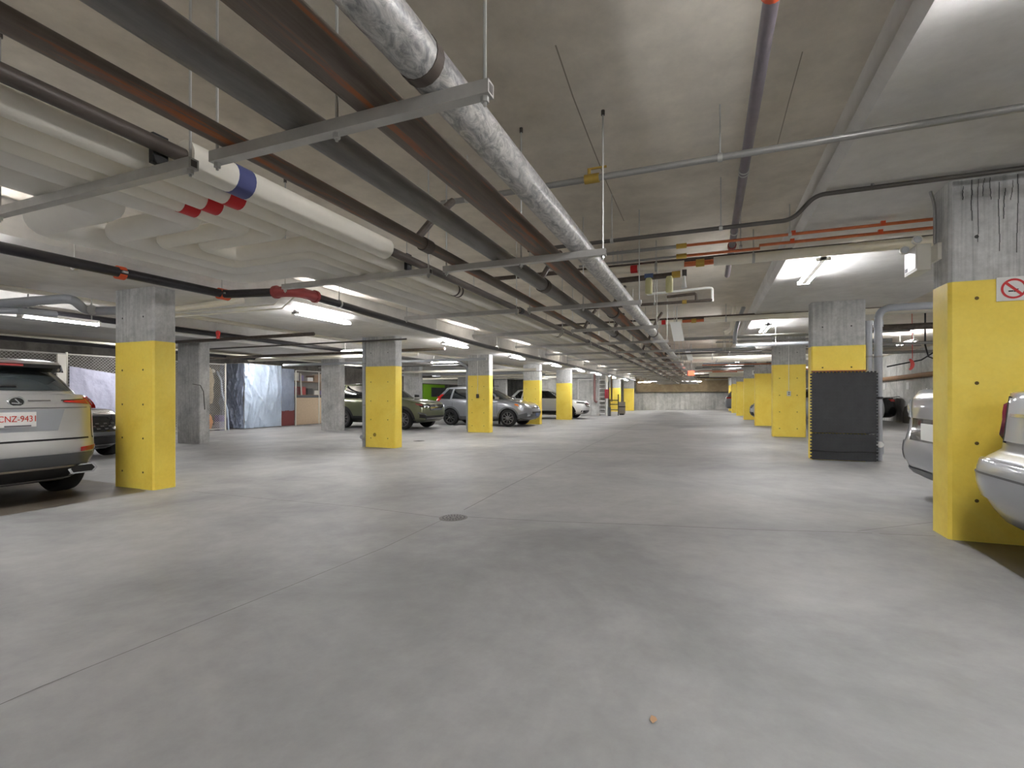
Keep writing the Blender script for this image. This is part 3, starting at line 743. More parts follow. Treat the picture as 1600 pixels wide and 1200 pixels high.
x = xs_(1014, Y); MB().cyl((x - .05, Y, Z + .002), (x + .05, Y, Z + .003), .037, 12).build('blue_wrap', 'foil_blue', t)
x = xs_(1069, Y); MB().lathe([(.0, -.17), (.03, -.165), (.016, -.08), (.014, -.03)], (x, Y - .02, Z), 'z', 10).build('white_spout', 'white_plastic', t)
# dark line with white elbow
Y = 7.6; Z = atY(1050, 473, Y).z; x0, x1 = xs_(985, Y), xs_(1113, Y)
t = thing('condensate_line', 'dark small pipe ending in a white elbow beyond the cream pipe', 'pipe', (x0, Y, Z))
MB().cyl((x0 - .8, Y, Z), (x1, Y, Z), .022, 10).build('pipe', 'black_steel', t)
MB().tube(fillet([(x1, Y, Z - .02), (x1, Y, Z + .17), (x1 - .06, Y, Z + .18), (x1 - .9, Y, Z + .15)], .04), .018, 10).build('white_elbow', 'white_plastic', t)
MB().tube(fillet([(xs_(1042, Y), Y, Z + .09), (xs_(1088, Y), Y, Z + .11), (xs_(1088, Y), Y, Z)], .03), .022, 10).build('dark_loop', 'black_steel', t)
MB().cyl((xs_(1066, Y), Y, Z), (xs_(1073, Y), Y, Z), .03, 10).build('brass_union', 'brass', t)
clevis(t, (xs_(1023, Y), Y, Z), .022, ZC, 'x')
# grey lines by the matted column
for Y, y0_, px0, px1, r, mat, lab in ((11.6, 526, 1060, 1262, .035, 'conduit_grey', 'grey pipe crossing just past the matted column under the lamp'),
                                      (12.6, 538, 1150, 1262, .04, 'pvc_grey', 'grey plastic pipe crossing past the matted column, lower of two'),
                                      (13.4, 551, 1040, 1190, .022, 'conduit_dark', 'dark pipe crossing before the column with the cord')):
    Z = atY((px0 + px1) / 2, y0_, Y).z
    cross('ceiling_pipe', lab, Y, Z, xs_(px0, Y), 3.6 if px1 > 1200 else xs_(px1, Y), r, mat, hang=(xs_(px1 - 50, Y),))
t = pipe_thing('bent_pipe', 'pale bent pipe dropping from the slab near the matted column', 'pipe', [[(xs_(1162, 11), 11, ZC), (xs_(1150, 11), 11, 2.62), (xs_(1148, 11), 11, 2.4), (xs_(1148, 11), 11, 2.28)]], 'pvc_grey', .04, R=.1)
t = pipe_thing('curved_pipe', 'pale curved pipe end hanging from the slab before the bent pipe', 'pipe', [[(xs_(1148, 10.9), 10.9, ZC), (xs_(1143, 10.9), 10.9, 2.56), (xs_(1132, 10.9), 10.9, 2.50)]], 'insulation', .04, R=.12)
# pipes over the right stalls
for Y, Z, r, mat, lab in ((11.2, 2.50, .06, 'black_steel', 'black pipe crossing the right stalls under the grey drain pipe'), (12.4, 2.3, .03, 'conduit_grey', 'thin grey pipe crossing the right stalls'),
                          (13.2, 2.18, .035, 'conduit_grey', 'lower grey pipe crossing the right stalls'), (10.9, 2.74, .045, 'off_white', 'cream pipe end crossing the right stalls near the drain pipe')):
    cross('stall_pipe', lab, Y, Z, 2.9, XW_R, r, mat)
o = MB().tube([(4.3, 13.0, ZC), (4.3, 13.0, 2.3), (4.32, 12.9, 2.05), (4.5, 12.8, 1.93), (4.7, 12.8, 2.0), (4.72, 12.9, 2.15), (4.5, 12.9, 2.2), (4.2, 12.9, 1.98), (3.6, 12.9, 1.85)], .016, 8).build('loose_cable', 'black_plastic'); tag(o, 'loose black cable looped among the right stall pipes', 'cable')
p = atY(1423, 568, 12.6)
t = thing('red_hook', 'red crescent hung on a cord above the right stalls', 'hook', p)
m = MB(); A = []; B = []
for k in range(9):
    a = -1.2 + 2.4 * k / 8; A.append((p.x + .11 * math.cos(a) - .05, p.z - .02 + .13 * math.sin(a))); B.append((p.x + .05 * math.cos(a) - .05, p.z - .02 + .11 * math.sin(a)))
m.prism([(x, p.y - .02, z) for x, z in A + B[::-1]], [(x, p.y + .02, z) for x, z in A + B[::-1]]); m.build('crescent', 'red_paint', t)
MB().cyl(p + Vector((0.03, 0, .1)), (p.x + .02, p.y, ZC), .006, 6).build('cord', 'red_paint', t)

# ---------------------------------------------------------------- pipes deeper in the garage
random.seed(11)
mats_ = ['conduit_grey', 'black_steel', 'pvc_grey', 'copper', 'insulation', 'conduit_dark', 'conduit_grey']
for k in range(30):
    Y = 14.5 + k * .82 + random.uniform(-.2, .2); Z = random.choice((2.40, 2.5, 2.56, 2.62, 2.68, 2.72))
    mt = random.choice(mats_); r = {'insulation': .05, 'pvc_grey': .045, 'black_steel': .04}.get(mt, .02)
    nm = {'insulation': 'cream insulated', 'pvc_grey': 'grey plastic', 'black_steel': 'black steel', 'copper': 'thin copper', 'conduit_dark': 'dark thin', 'conduit_grey': 'thin grey'}[mt]
    x0 = random.choice((-.5, -1.0, -.2, .2)) ; x1 = random.choice((1.3, 3.0, 5.0))
    cross('ceiling_pipe', nm + ' pipe crossing the aisle ceiling beyond the column with the cord', Y, Z, x0, x1, r, mt, hang=(random.uniform(.1, .7),) if k < 14 else (), group=nm + ' ceiling pipes far down the aisle', n=8)
for k in range(16):
    Y = 8.2 + k * 1.45 + random.uniform(-.3, .3); Z = random.choice((2.28, 2.36, 2.44, 2.5, 2.54))
    mt = random.choice(mats_[:3] + ['insulation', 'conduit_dark']); r = {'insulation': .05, 'pvc_grey': .045, 'black_steel': .04}.get(mt, .02)
    nm = {'insulation': 'cream insulated', 'pvc_grey': 'grey plastic', 'black_steel': 'black steel', 'conduit_dark': 'dark thin', 'conduit_grey': 'thin grey'}[mt]
    x0 = random.choice((-16, -14.5, -13.2)); x1 = random.choice((-7.8, -8.4, -6.3))
    cross('ceiling_pipe', nm + ' pipe crossing over the left-hand parking stalls', Y, Z, x0, x1, r, mt, group=nm + ' pipes over the left stalls', n=8)
for k, (x, z, r, mt, lab) in enumerate(((-9.0, 2.72, .05, 'insulation', 'cream pipe running lengthwise over the left stalls'), (-10.95, 2.70, .06, 'sprinkler_black', 'black sprinkler pipe running lengthwise over the left stalls'),
                                        (-8.7, 2.86, .03, 'conduit_grey', 'thin grey pipe running lengthwise over the left stalls'), (-14.2, 2.48, .05, 'sprinkler_black', 'black pipe running lengthwise before the cages'), (-15.4, 2.66, .04, 'off_white', 'pale pipe running lengthwise over the cages'))):
    o = MB().cyl((x, 2.0, z), (x, 30.5, z), r, 10).build('lengthwise_pipe', mt); tag(o, lab, 'pipe')
# red sprinkler valve cluster on the left
p = atZ(341, 524, 2.45)
t = thing('sprinkler_valve', 'red sprinkler valve on the dark pipe over the left stalls', 'valve', p)
MB().lathe([(.0, -.07), (.035, -.07), (.035, .07), (.0, .07)], p, 'z', 12).build('body', 'red_paint', t)
MB().lathe([(.0, -.015), (.05, -.015), (.05, .015), (.0, .015)], p + Vector((.06, -.05, .04)), 'y', 14).build('hand_wheel', 'red_paint', t)
MB().cyl((p.x, p.y, p.z + .1), (p.x, p.y, ZC), .01, 6).build('rod', 'rod_steel', t)
# small conduits and a cream pipe that cross under the left drop slab
for k, (a, b, c_, r, mat, lab) in enumerate((((262, 496), (441, 482), (462, 462), .013, 'off_white', 'lower thin pale conduit bending up beside the left strip light'), ((262, 490), (428, 476), (446, 459), .013, 'off_white', 'upper thin pale conduit bending up beside the left strip light'),
                                             ((268, 484), (372, 470), (380, 469), .045, 'insulation', 'cream pipe under the left drop slab behind the SUV-side column'))):
    A_, B_, C_ = atZ(*a, 2.56), atZ(*b, 2.56), atZ(*c_, 2.58)
    o = MB().tube([A_, B_, C_], r, 8).build('slab_conduit', mat); tag(o, lab, 'conduit')
# grey plastic drain line at the far left
t = thing('drain_line', 'grey plastic drain line with offset elbows over the silver SUV', 'pipe', atZ(-60, 478, 2.52))
MB().tube(fillet([atZ(-80, 480, 2.52), atZ(112, 466, 2.52), atZ(134, 486, 2.46), atZ(200, 485, 2.46)], .22), .062, 14).build('pipe', 'pvc_grey', t)
a = atZ(20, 474, 2.52); b = atZ(50, 471, 2.52)
MB().cyl(a, b, .07, 14).build('coupling', 'pvc_grey', t)
p = atZ(143, 484, 2.46); clevis(t, p, .062, ZC, 'x')
o = MB().tube([atZ(-60, 484, 2.4), atZ(30, 486, 2.4), atZ(88, 491, 2.42)], .045, 12).build('drain_line', 'pvc_grey'); tag(o, 'second grey plastic pipe just under the offset drain line', 'pipe')
for k, (px, py) in enumerate(((96, 500),)):
    p = atZ(px, py, 2.5)
    make_light(('strip light with white reflector below the grey drain line', 'strip light partly hidden by the SUV-side column')[k], (p.x, p.y), ZC, drop_=.5, L=1.1, tubes=1, group=None)
# signs and far fittings
p = atZ(1080, 583, 2.02)
t = thing('exit_sign', 'glowing red exit sign hanging at the far end of the rack', 'exit sign', p)
MB().bbox(p, (.20, .05, .16)).build('box', 'exit_red', t, smooth=False)
MB().cyl(p + Vector((0, 0, .1)), (p.x, p.y, ZC), .012, 6).build('stem', 'conduit_grey', t)
for k, (px, py, w, h, Y, tl, lab) in enumerate(((1058, 518, 16, 30, 8.8, .25, 'larger white tag board hanging at the end of a trapeze'), (1077, 556, 8, 14, 13.5, .3, 'smaller white tag board hanging farther down the rack'))):
    c = atY(px, py, Y); sc = Y / F_PX * .95; w2, h2 = w * sc / 2, h * sc / 2
    t = thing('tag_board', lab, 'tag', c)
    MB().prism([(c.x - w2 + tl * .12, c.y, c.z - h2), (c.x + w2 + tl * .12, c.y, c.z - h2), (c.x + w2 - tl * .12, c.y, c.z + h2), (c.x - w2 - tl * .12, c.y, c.z + h2)],
               [(c.x - w2 + tl * .12, c.y + .012, c.z - h2), (c.x + w2 + tl * .12, c.y + .012, c.z - h2), (c.x + w2 - tl * .12, c.y + .012, c.z + h2), (c.x - w2 - tl * .12, c.y + .012, c.z + h2)]).build('board', 'white_plastic', t, smooth=False)
    MB().cyl(c + Vector((0, .006, h2)), (c.x, c.y + .006, ZC), .004, 6).build('wire', 'rod_steel', t)
Y = 27.0; p = atY(1112, 585, Y)
o = MB().cyl((xs_(1108, Y), Y, p.z), (2.6, Y, p.z), .13, 16, r1=.15).build('round_duct', 'off_white'); tag(o, 'pale round duct crossing above the shaded column', 'duct')
# ---------------------------------------------------------------- cars
def smooth_table(pts, x0, x1, n=240, win=0.16):
    xs = np.linspace(x0, x1, n); ys = np.interp(xs, [p[0] for p in pts], [p[1] for p in pts])
    k = max(1, int(win / (x1 - x0) * n)); pad = np.pad(ys, k, mode='edge'); ker = np.ones(2 * k + 1) / (2 * k + 1)
    return xs, np.convolve(pad, ker, 'valid')
class Surf:
    """stack of plan loops: each level = (xr, xf, halfwidth, nr, nf, zfun(x))"""
    def __init__(s, levels, smooth=True):
        s.L = levels; s.n = len(levels); s.smooth = smooth
    def lev(s, v):
        v = min(max(v, 0.0), s.n - 1.0); i = min(int(v), s.n - 2); t = v - i
        P = np.array([l[:5] for l in s.L], float)
        a, b = P[i], P[i + 1]
        if s.smooth:
            m0 = (P[i + 1] - P[i - 1]) / 2 if i > 0 else b - a
            m1 = (P[i + 2] - P[i]) / 2 if i + 2 < s.n else b - a
            h = (2 * t**3 - 3 * t**2 + 1) * a + (t**3 - 2 * t**2 + t) * m0 + (-2 * t**3 + 3 * t**2) * b + (t**3 - t**2) * m1
        else: h = a + (b - a) * t
        z0, z1 = s.L[i][5], s.L[i + 1][5]
        return h, (lambda x: z0(x) * (1 - t) + z1(x) * t)
    def xy(s, h, ang):
        xr, xf, w, nr, nf = h; xc = (xr + xf) / 2; a = (xf - xr) / 2
        c, sn = math.cos(ang), math.sin(ang); n = nf if c > 0 else nr
        return xc + a * math.copysign(abs(c) ** (2 / n), c), w * math.copysign(abs(sn) ** (2 / n), sn)
    def mesh(s, N=72, sub=3):
        mb = MB(); loops = []
        vsamp = [i + k / sub for i in range(s.n - 1) for k in range(sub)] + [s.n - 1]
        angs = []
        for j in range(N):                          # denser at the rounded corners
            angs.append(2 * PI * j / N)
        for v in vsamp:
            h, zf_ = s.lev(v)
            for a in angs:
                x, y = s.xy(h, a); mb.v.append((x, y, float(zf_(x))))
        for i in range(len(vsamp) - 1):
            for j in range(N):
                a = i * N + j; b = i * N + (j + 1) % N
                mb.f.append((a, b, b + N, a + N)); mb.m.append(0)
        mb.f.append(tuple(reversed(range(N)))); mb.m.append(1)
        q = (len(vsamp) - 1) * N; mb.f.append(tuple(range(q, q + N))); mb.m.append(0)
        return mb
    def table(s, vmax=None):
        if not hasattr(s, 'tab'):
            vm = vmax or s.n - 1
            s.tab = [s.lev(v) for v in np.linspace(0, vm, 90)]
        return s.tab
    def side_y(s, x, z):                             # half width of the skin at (x, z)
        zs, ys = [], []
        for h, zf_ in s.table():
            xr, xf, w, nr, nf = h; xc = (xr + xf) / 2; a = (xf - xr) / 2; u = (x - xc) / a; n = nf if u > 0 else nr
            y = w * max(0.0, 1 - min(1, abs(u)) ** n) ** (1 / n)
            zs.append(float(zf_(x))); ys.append(y)
        return float(np.interp(z, zs, ys))
    def end_x(s, y, z, e):
        zs, xs = [], []
        for h, zf_ in s.table():
            xr, xf, w, nr, nf = h; xc = (xr + xf) / 2; a = (xf - xr) / 2; u = min(1, abs(y) / w); n = nf if e > 0 else nr
            x = xc + e * a * max(0.0, 1 - u ** n) ** (1 / n)
            zs.append(float(zf_(x))); xs.append(x)
        zs = np.maximum.accumulate(zs)
        return float(np.interp(z, zs, xs))
def grid_slab(P, out):
    """P[i][j] grid of Vectors, out = outward offset vector -> closed thin slab"""
    mb = MB(); ni, nj = len(P), len(P[0])
    for sgn in (1, -0.8):
        for i in range(ni):
            for j in range(nj): mb.v.append(tuple(P[i][j] + out * sgn))
    o = ni * nj; idx = lambda i, j: i * nj + j
    for i in range(ni - 1):
        for j in range(nj - 1):
            mb.f.append((idx(i, j), idx(i, j + 1), idx(i + 1, j + 1), idx(i + 1, j)))
            mb.f.append((o + idx(i, j), o + idx(i + 1, j), o + idx(i + 1, j + 1), o + idx(i, j + 1)))
    bd = [(i, 0) for i in range(ni)] + [(ni - 1, j) for j in range(1, nj)] + [(i, nj - 1) for i in range(ni - 2, -1, -1)] + [(0, j) for j in range(nj - 2, 0, -1)]
    for k in range(len(bd)):
        a = idx(*bd[k]); b = idx(*bd[(k + 1) % len(bd)]); mb.f.append((a, b, o + b, o + a))
    mb.m = [0] * len(mb.f)
    return mb
def bil(q, s, t):
    return [(q[0][k] * (1 - s) + q[1][k] * s) * (1 - t) + (q[3][k] * (1 - s) + q[2][k] * s) * t for k in (0, 1)]
def side_patch(S, q, side, e=.006, ns=8, nt=5):      # q: 4 corners (x, z) going round
    P = [[None] * (ns + 1) for _ in range(nt + 1)]
    for i in range(nt + 1):
        for j in range(ns + 1):
            x, z = bil(q, j / ns, i / nt); P[i][j] = Vector((x, side * S.side_y(x, z), z))
    return grid_slab(P, Vector((0, side * e, e * .25)))
def end_patch(S, q, end, e=.006, ns=8, nt=5):        # q: 4 corners (y, z)
    P = [[None] * (ns + 1) for _ in range(nt + 1)]
    for i in range(nt + 1):
        for j in range(ns + 1):
            y, z = bil(q, j / ns, i / nt); P[i][j] = Vector((S.end_x(y, z, end), y, z))
    return grid_slab(P, Vector((end * e, 0, e * .3)))
def wheel(t, x, y, side, R, W, rim='alloy', spokes=5, spoke_w=.05):
    c = Vector((x, y, R))
    rr = R * .70
    prof = [(rr, -W / 2 + .012), (rr + .01, -W / 2), (R - .03, -W / 2), (R - .008, -W / 2 + .02), (R, -W / 4), (R, W / 4), (R - .008, W / 2 - .02), (R - .03, W / 2), (rr + .01, W / 2), (rr, W / 2 - .012)]
    o = MB().lathe(prof, c, 'y', 40, cap=False).build('tyre', 'rubber', t, local=True)
    fy = side * (W / 2 - .02)
    MB().lathe([(.0, side * -.05 + fy), (rr - .02, side * -.05 + fy), (rr - .004, fy + side * .004), (rr + .008, fy + side * .012), (rr + .008, fy - side * .09)], c, 'y', 36).build('wheel_barrel', 'black_plastic', o, local=True)
    m = MB()
    for j in range(40):                               # bright rim lip
        a0, a1 = 2 * PI * j / 40, 2 * PI * (j + 1) / 40
        q = [(x + r * math.cos(a), y + fy + d, R + r * math.sin(a)) for d in (side * .010, side * .016) for r, a in ((rr, a0), (rr, a1), (rr - .022, a1), (rr - .022, a0))]
        m.prism(q[:4], q[4:])
    m.build('rim_lip', rim, o, local=True)
    for k in range(spokes):
        a = 2 * PI * k / spokes + .3; ca, sa = math.cos(a), math.sin(a); m = MB()
        def pt(r, w, d): return (x + r * ca - w * sa, y + fy + d, R + r * sa + w * ca)
        w0, w1 = spoke_w * .55, spoke_w * .36
        m.prism([pt(.03, -w0, side * -.02), pt(.03, w0, side * -.02), pt(rr - .01, w1, side * -.03), pt(rr - .01, -w1, side * -.03)],
                [pt(.03, -w0, side * .0), pt(.03, w0, side * .0), pt(rr - .01, w1, side * .008), pt(rr - .01, -w1, side * .008)])
        m.build('spoke', rim, o, local=True)
    MB().lathe([(.0, fy + side * .006), (.034, fy + side * .004), (.038, fy - side * .02)], c, 'y', 16).build('hub_cap', rim, o, local=True)
    return o
class Car:
    def __init__(s, name, label, loc, rz, cat='car', **k):
        s.k = k; L, W, H = k['L'], k['W'], k['H']; hw = W / 2; xr, xf = -L / 2, L / 2
        s.t = thing(name, label, cat, loc, None, rz); s.L, s.hw, s.H = L, hw, H; s.xr, s.xf = xr, xf
        zb = k.get('zb', .22); s.zb = zb
        tx, tz = smooth_table(k['deck'], xr, xf, win=k.get('win', .10))       # shoulder line along the car
        D = lambda d: (lambda x: np.interp(x, tx, tz) + d)
        C = lambda z: (lambda x: z)
        mixf = lambda f: (lambda x: zb + .30 + (np.interp(x, tx, tz) - .02 - zb - .30) * f)
        nr, nf = k.get('nr', 5.0), k.get('nf', 4.0); ri, fi = k.get('ri', (.16, .05, 0, .01, .05, .09)), k.get('fi', (.2, .07, 0, .02, .09, .16))
        ws = k.get('ws', (.84, .95, 1.0, 1.0, .975, .93))
        lv = []
        mf = k.get('mf', (.45, .85)); zz = [C(zb), C(zb + .09), C(zb + .30), mixf(mf[0]), mixf(mf[1]), D(0)]
        for i in range(6): lv.append((xr + ri[i], xf - fi[i], hw * ws[i], nr, nf, zz[i]))
        cr = k.get('crown', .03)
        lv.append((xr + ri[5] + .05, xf - fi[5] - .08, hw * .86, nr, nf, D(cr * .55)))
        lv.append((xr + ri[5] + .35, xf - fi[5] - .45, hw * .55, 4, 4, D(cr)))
        lv.append((-.4, .4, hw * .1, 2.5, 2.5, D(cr * 1.1)))
        s.S = Surf(lv)
        s.S.tab = [s.S.lev(v) for v in np.linspace(0, 5.6, 100)]
        g = k['cabin']                                # dict: xf0,xr0 at belt; xf1,xr1 at roof edge
        G = lambda z: (lambda x: z)
        b0 = k.get('belt', None)
        base = (lambda x: np.interp(x, tx, tz) - .03)
        zr_ = smooth_table(g.get('roof', [(-2, H), (2, H)]), xr, xf, win=.3)
        RF = lambda d: (lambda x: np.interp(x, zr_[0], zr_[1]) + d)
        mid = lambda f: (lambda x: base(x) * (1 - f) + RF(-.09)(x) * f)
        w0, w1 = g.get('w0', .90) * hw, g.get('w1', .72) * hw
        lg = [(g['xr0'], g['xf0'], w0, g.get('nr', 6), g.get('nf', 5), base)]
        for f in (.33, .66, 1.0):
            e = g.get('bulge', .03) * math.sin(PI * f)
            lg.append((g['xr0'] + (g['xr1'] - g['xr0']) * f - e, g['xf0'] + (g['xf1'] - g['xf0']) * f + e, w0 + (w1 - w0) * f + e * .6, g.get('nr', 6), g.get('nf', 5), mid(f)))
        lg.append((g['xr1'] + .06, g['xf1'] - .10, w1 - .05, 6, 5, RF(-.03)))
        lg.append((g['xr1'] + .35, g['xf1'] - .40, w1 - .28, 4, 4, RF(-.004)))
        lg.append((-.35, -.1, .05, 2.5, 2.5, RF(0)))
        s.G = Surf(lg); s.G.tab = [s.G.lev(v) for v in np.linspace(0, 4, 80)]
        s.paint = k['paint']
        body = s.S.mesh(80, 3)
        R = k.get('R', .34); Wt = k.get('Wt', .23); s.R = R
        fx, rx = k['fx'], k['rx']
        ob = body.build('body', [s.paint, 'black_plastic'], s.t, local=True, angle=50)
        cut = MB()
        for wx in (fx, rx):
            for sd in (-1, 1):
                cut.cyl((wx, sd * (hw + .2), R), (wx, sd * (hw - .34), R), R + k.get('gap', .055), 40)
        cme = cut.mesh('cut', 'black_plastic'); co = bpy.data.objects.new('cut', cme); COL.objects.link(co)
        md = ob.modifiers.new('b', 'BOOLEAN'); md.operation = 'DIFFERENCE'; md.object = co; md.solver = 'EXACT'; md.material_mode = 'TRANSFER'
        par = ob.parent; ob.parent = None; ob.matrix_world = Matrix()
        bpy.context.view_layer.update()
        me = bpy.data.meshes.new_from_object(ob.evaluated_get(bpy.context.evaluated_depsgraph_get()))
        ob.modifiers.clear(); old = ob.data; ob.data = me; bpy.data.meshes.remove(old); me.name = 'body'
        ob.parent = par; bpy.data.objects.remove(co)
        s.G.mesh(72, 3).build('cabin', s.paint, s.t, local=True, angle=50)
        for wx in (fx, rx):
            for sd in (-1, 1):
                if k.get('wheels', 'all') == 'all' or (wx, sd) in k['wheels']:
                    wheel(s.t, wx, sd * (hw - Wt / 2 - .01), sd, R, Wt, k.get('rim', 'alloy'), k.get('spokes', 5), k.get('spoke_w', .06))
    zm = None
    def Q(s, q): return q if s.zm is None else [(a, float(np.interp(z, s.zm[0], s.zm[1]))) for a, z in q]
    def side(s, name, q, mat, cab=False, sides=(1, -1), e=.006, ns=8, nt=4, parent=None):
        r = None; q = s.Q(q)
        for sd in sides: r = side_patch(s.G if cab else s.S, q, sd, e, ns, nt).build(name, mat, parent or s.t, local=True, angle=50)
        return r
    def end(s, name, q, mat, end, cab=False, e=.006, ns=10, nt=4, mirror=False, parent=None):
        q = s.Q(q)
        r = end_patch(s.G if cab else s.S, q, end, e, ns, nt).build(name, mat, parent or s.t, local=True, angle=50)
        if mirror: end_patch(s.G if cab else s.S, [(-y, z) for y, z in q], end, e, ns, nt).build(name, mat, parent or s.t, local=True, angle=50)
        return r
    def box(s, name, c, size, mat, parent=None):
        return MB().bbox(c, size).build(name, mat, parent or s.t, local=True, smooth=False)
    def arches(s, mat='black_plastic', w=.05, e=.008):
        k = s.k
        for wx in (k['fx'], k['rx']):
            for sd in (1, -1):
                P = [[], []]
                for i in range(25):
                    a = -.25 + (PI + .5) * i / 24; r0 = s.R + k.get('gap', .055) - .004
                    for j, r in enumerate((r0, r0 + w)):
                        x = wx + r * math.cos(a); z = max(s.zb + .01, s.R + r * math.sin(a)); P[j].append(Vector((x, sd * s.S.side_y(x, z), z)))
                grid_slab(P, Vector((0, sd * e, 0))).build('arch_trim', mat, s.t, local=True, angle=60)
    def mirrors(s, x, z, mat=None):
        for sd in (1, -1):
            y = sd * (s.S.side_y(x, z - .12) + .06)
            m = MB(); 
            m.prism([(x - .05, y - .09, z - .05), (x - .05, y + .09, z - .05), (x - .05, y + .09, z + .07), (x - .05, y - .09, z + .07)], [(x + .08, y - .06, z - .03), (x + .08, y + .06, z - .03), (x + .08, y + .06, z + .05), (x + .08, y - .06, z + .05)])
            m.build('mirror', mat or s.paint, s.t, local=True)
    def seams(s, xs, z0, z1, slant=0.0):
        for x in xs: s.side('door_seam', [(x, z0), (x + .008, z0), (x + .008 + slant, z1), (x + slant, z1)], 'black_plastic', e=.002, ns=1, nt=6)
    def handles(s, xs, z):
        for x in xs: s.side('door_handle', [(x, z), (x + .2, z + .01), (x + .2, z + .045), (x, z + .035)], s.paint, e=.018, ns=3, nt=2)
def suv_windows(c, zb0, zb1, zt, panes, mat='glass_dark'):
    """panes: list of (x0b, x1b, x0t, x1t)"""
    for a, b, ta, tb in panes: c.side('side_window', [(a, zb0), (b, zb1), (tb, zt), (ta, zt)], mat, cab=True, e=.008, ns=6, nt=5)
def plate(c, x, y, z, txt, w=.31, h=.16, end=-1, col='text_red'):
    p = MB().bbox((x, y, z), (.012, w, h)).build('licence_plate', 'white_plastic', c.t, local=True, smooth=False)
    if txt:
        mw = Matrix.Translation((x + end * .008, y, z + .005)) @ (Matrix.Rotation(-PI / 2, 4, 'Z') if end < 0 else Matrix.Rotation(PI / 2, 4, 'Z')) @ Matrix.Rotation(PI / 2, 4, 'X') @ Matrix.Scale(.80, 4, (1, 0, 0))
        ORIGIN[p.name] = Vector((0, 0, 0))
        text_mesh(txt, .092, col, 'plate_text', p, mw)
    return p

# --- silver SUV at the left edge, tail to the aisle (heading -X)
lx = Car('parked_suv', 'silver SUV with slim red tail lights and twin exhausts, tail towards the aisle', (-9.14, 2.935, 0), PI, L=4.64, W=1.86, H=1.66, R=.365, Wt=.235, paint='paint_silver_warm', gap=.05,
         deck=[(-2.32, 1.225), (-1.7, 1.20), (.3, 1.08), (1.0, 1.05), (1.6, .99), (2.32, .80)], fx=1.42, rx=-1.40, nr=6.0, zb=.24, ri=(.22, .12, .01, .03, .03, .10), rim='alloy_dark',
         cabin=dict(xf0=1.15, xr0=-2.22, xf1=.25, xr1=-1.86, w0=.90, w1=.66, roof=[(-2.3, 1.60), (-1.6, 1.64), (-.4, 1.66), (.3, 1.63), (1, 1.6)], nr=4.5))
c = lx
c.zm = ([0, .2, .42, .56, .66, .82, .99, 1.155, 1.53, 2], [0, .2, .41, .565, .716, .955, 1.145, 1.27, 1.525, 2])
c.arches('black_plastic', .05)
c.end('rear_window', [(-.72, 1.155), (.72, 1.155), (.56, 1.53), (-.56, 1.53)], 'glass_grey', -1, cab=True, e=.010, ns=14, nt=6)
c.end('windscreen', [(-.74, 1.08), (.74, 1.08), (.58, 1.5), (-.58, 1.5)], 'glass_dark', 1, cab=True, e=.010)
suv_windows(c, 1.13, 1.11, 1.50, [(-1.75, -1.28, -1.45, -1.16), (-1.2, -.25, -1.1, -.25), (-.17, .95, -.17, .2)])
# roof spoiler
m = MB(); z0 = 1.60
m.prism([(-2.05, -.50, z0 - .03), (-2.05, .50, z0 - .03), (-1.85, .60, z0 - .03), (-1.55, .61, z0 + .01), (-1.55, -.61, z0 + .01), (-1.85, -.60, z0 - .03)], [(-2.07, -.46, z0), (-2.07, .46, z0), (-1.85, .55, z0 + .01), (-1.55, .56, z0 + .052), (-1.55, -.56, z0 + .052), (-1.85, -.55, z0 + .01)])
sp = m.build('roof_spoiler', 'paint_silver_warm', c.t, local=True, smooth=False)
MB().prism([(-2.045, -.50, z0 - .07), (-2.045, .50, z0 - .07), (-1.9, .60, z0 - .11), (-1.9, -.60, z0 - .11)], [(-2.055, -.50, z0 - .028), (-2.055, .50, z0 - .028), (-1.85, .605, z0 - .028), (-1.85, -.605, z0 - .028)]).build('spoiler_underside', 'gloss_black', sp, local=True, smooth=False)
MB().bbox((-2.063, 0, z0 - .047), (.012, .30, .022)).build('brake_light', 'dull_red', sp, local=True, smooth=False)
c.end('rear_wiper', [(-.06, 1.205), (.30, 1.195), (.30, 1.222), (-.06, 1.240)], 'black_plastic', -1, cab=True, e=.022, ns=6, nt=1)
# tail lights: slim wedge from the hatch to a blade on the corner
c.end('tail_light', [(.42, .985), (.84, .945), (.84, 1.025), (.42, 1.0)], 'lens_red', -1, e=.014, ns=10, nt=2, mirror=True)
c.end('tail_light_smoke', [(.40, 1.0), (.84, 1.025), (.84, 1.045), (.40, 1.014)], 'gloss_black', -1, e=.013, ns=10, nt=1, mirror=True)
for sd in (1, -1):
    P = []
    for i in range(5):
        z = 1.06 + .145 * i / 4; row = []
        for j in range(9):
            y = .80 + .105 * j / 8
            yy = min(y, c.hw * .985 - .004); row.append(Vector((c.S.end_x(yy, z, -1), sd * yy, z)))
        P.append(row)
    grid_slab(P, Vector((-.03, sd * .028, 0))).build('tail_light_blade', 'lens_red', c.t, local=True, angle=50)
    c.side('tail_light_side', [(-2.17, .95), (-1.85, 1.0), (-1.85, 1.02), (-2.17, 1.05)], 'lens_red', sides=(sd,), e=.02)
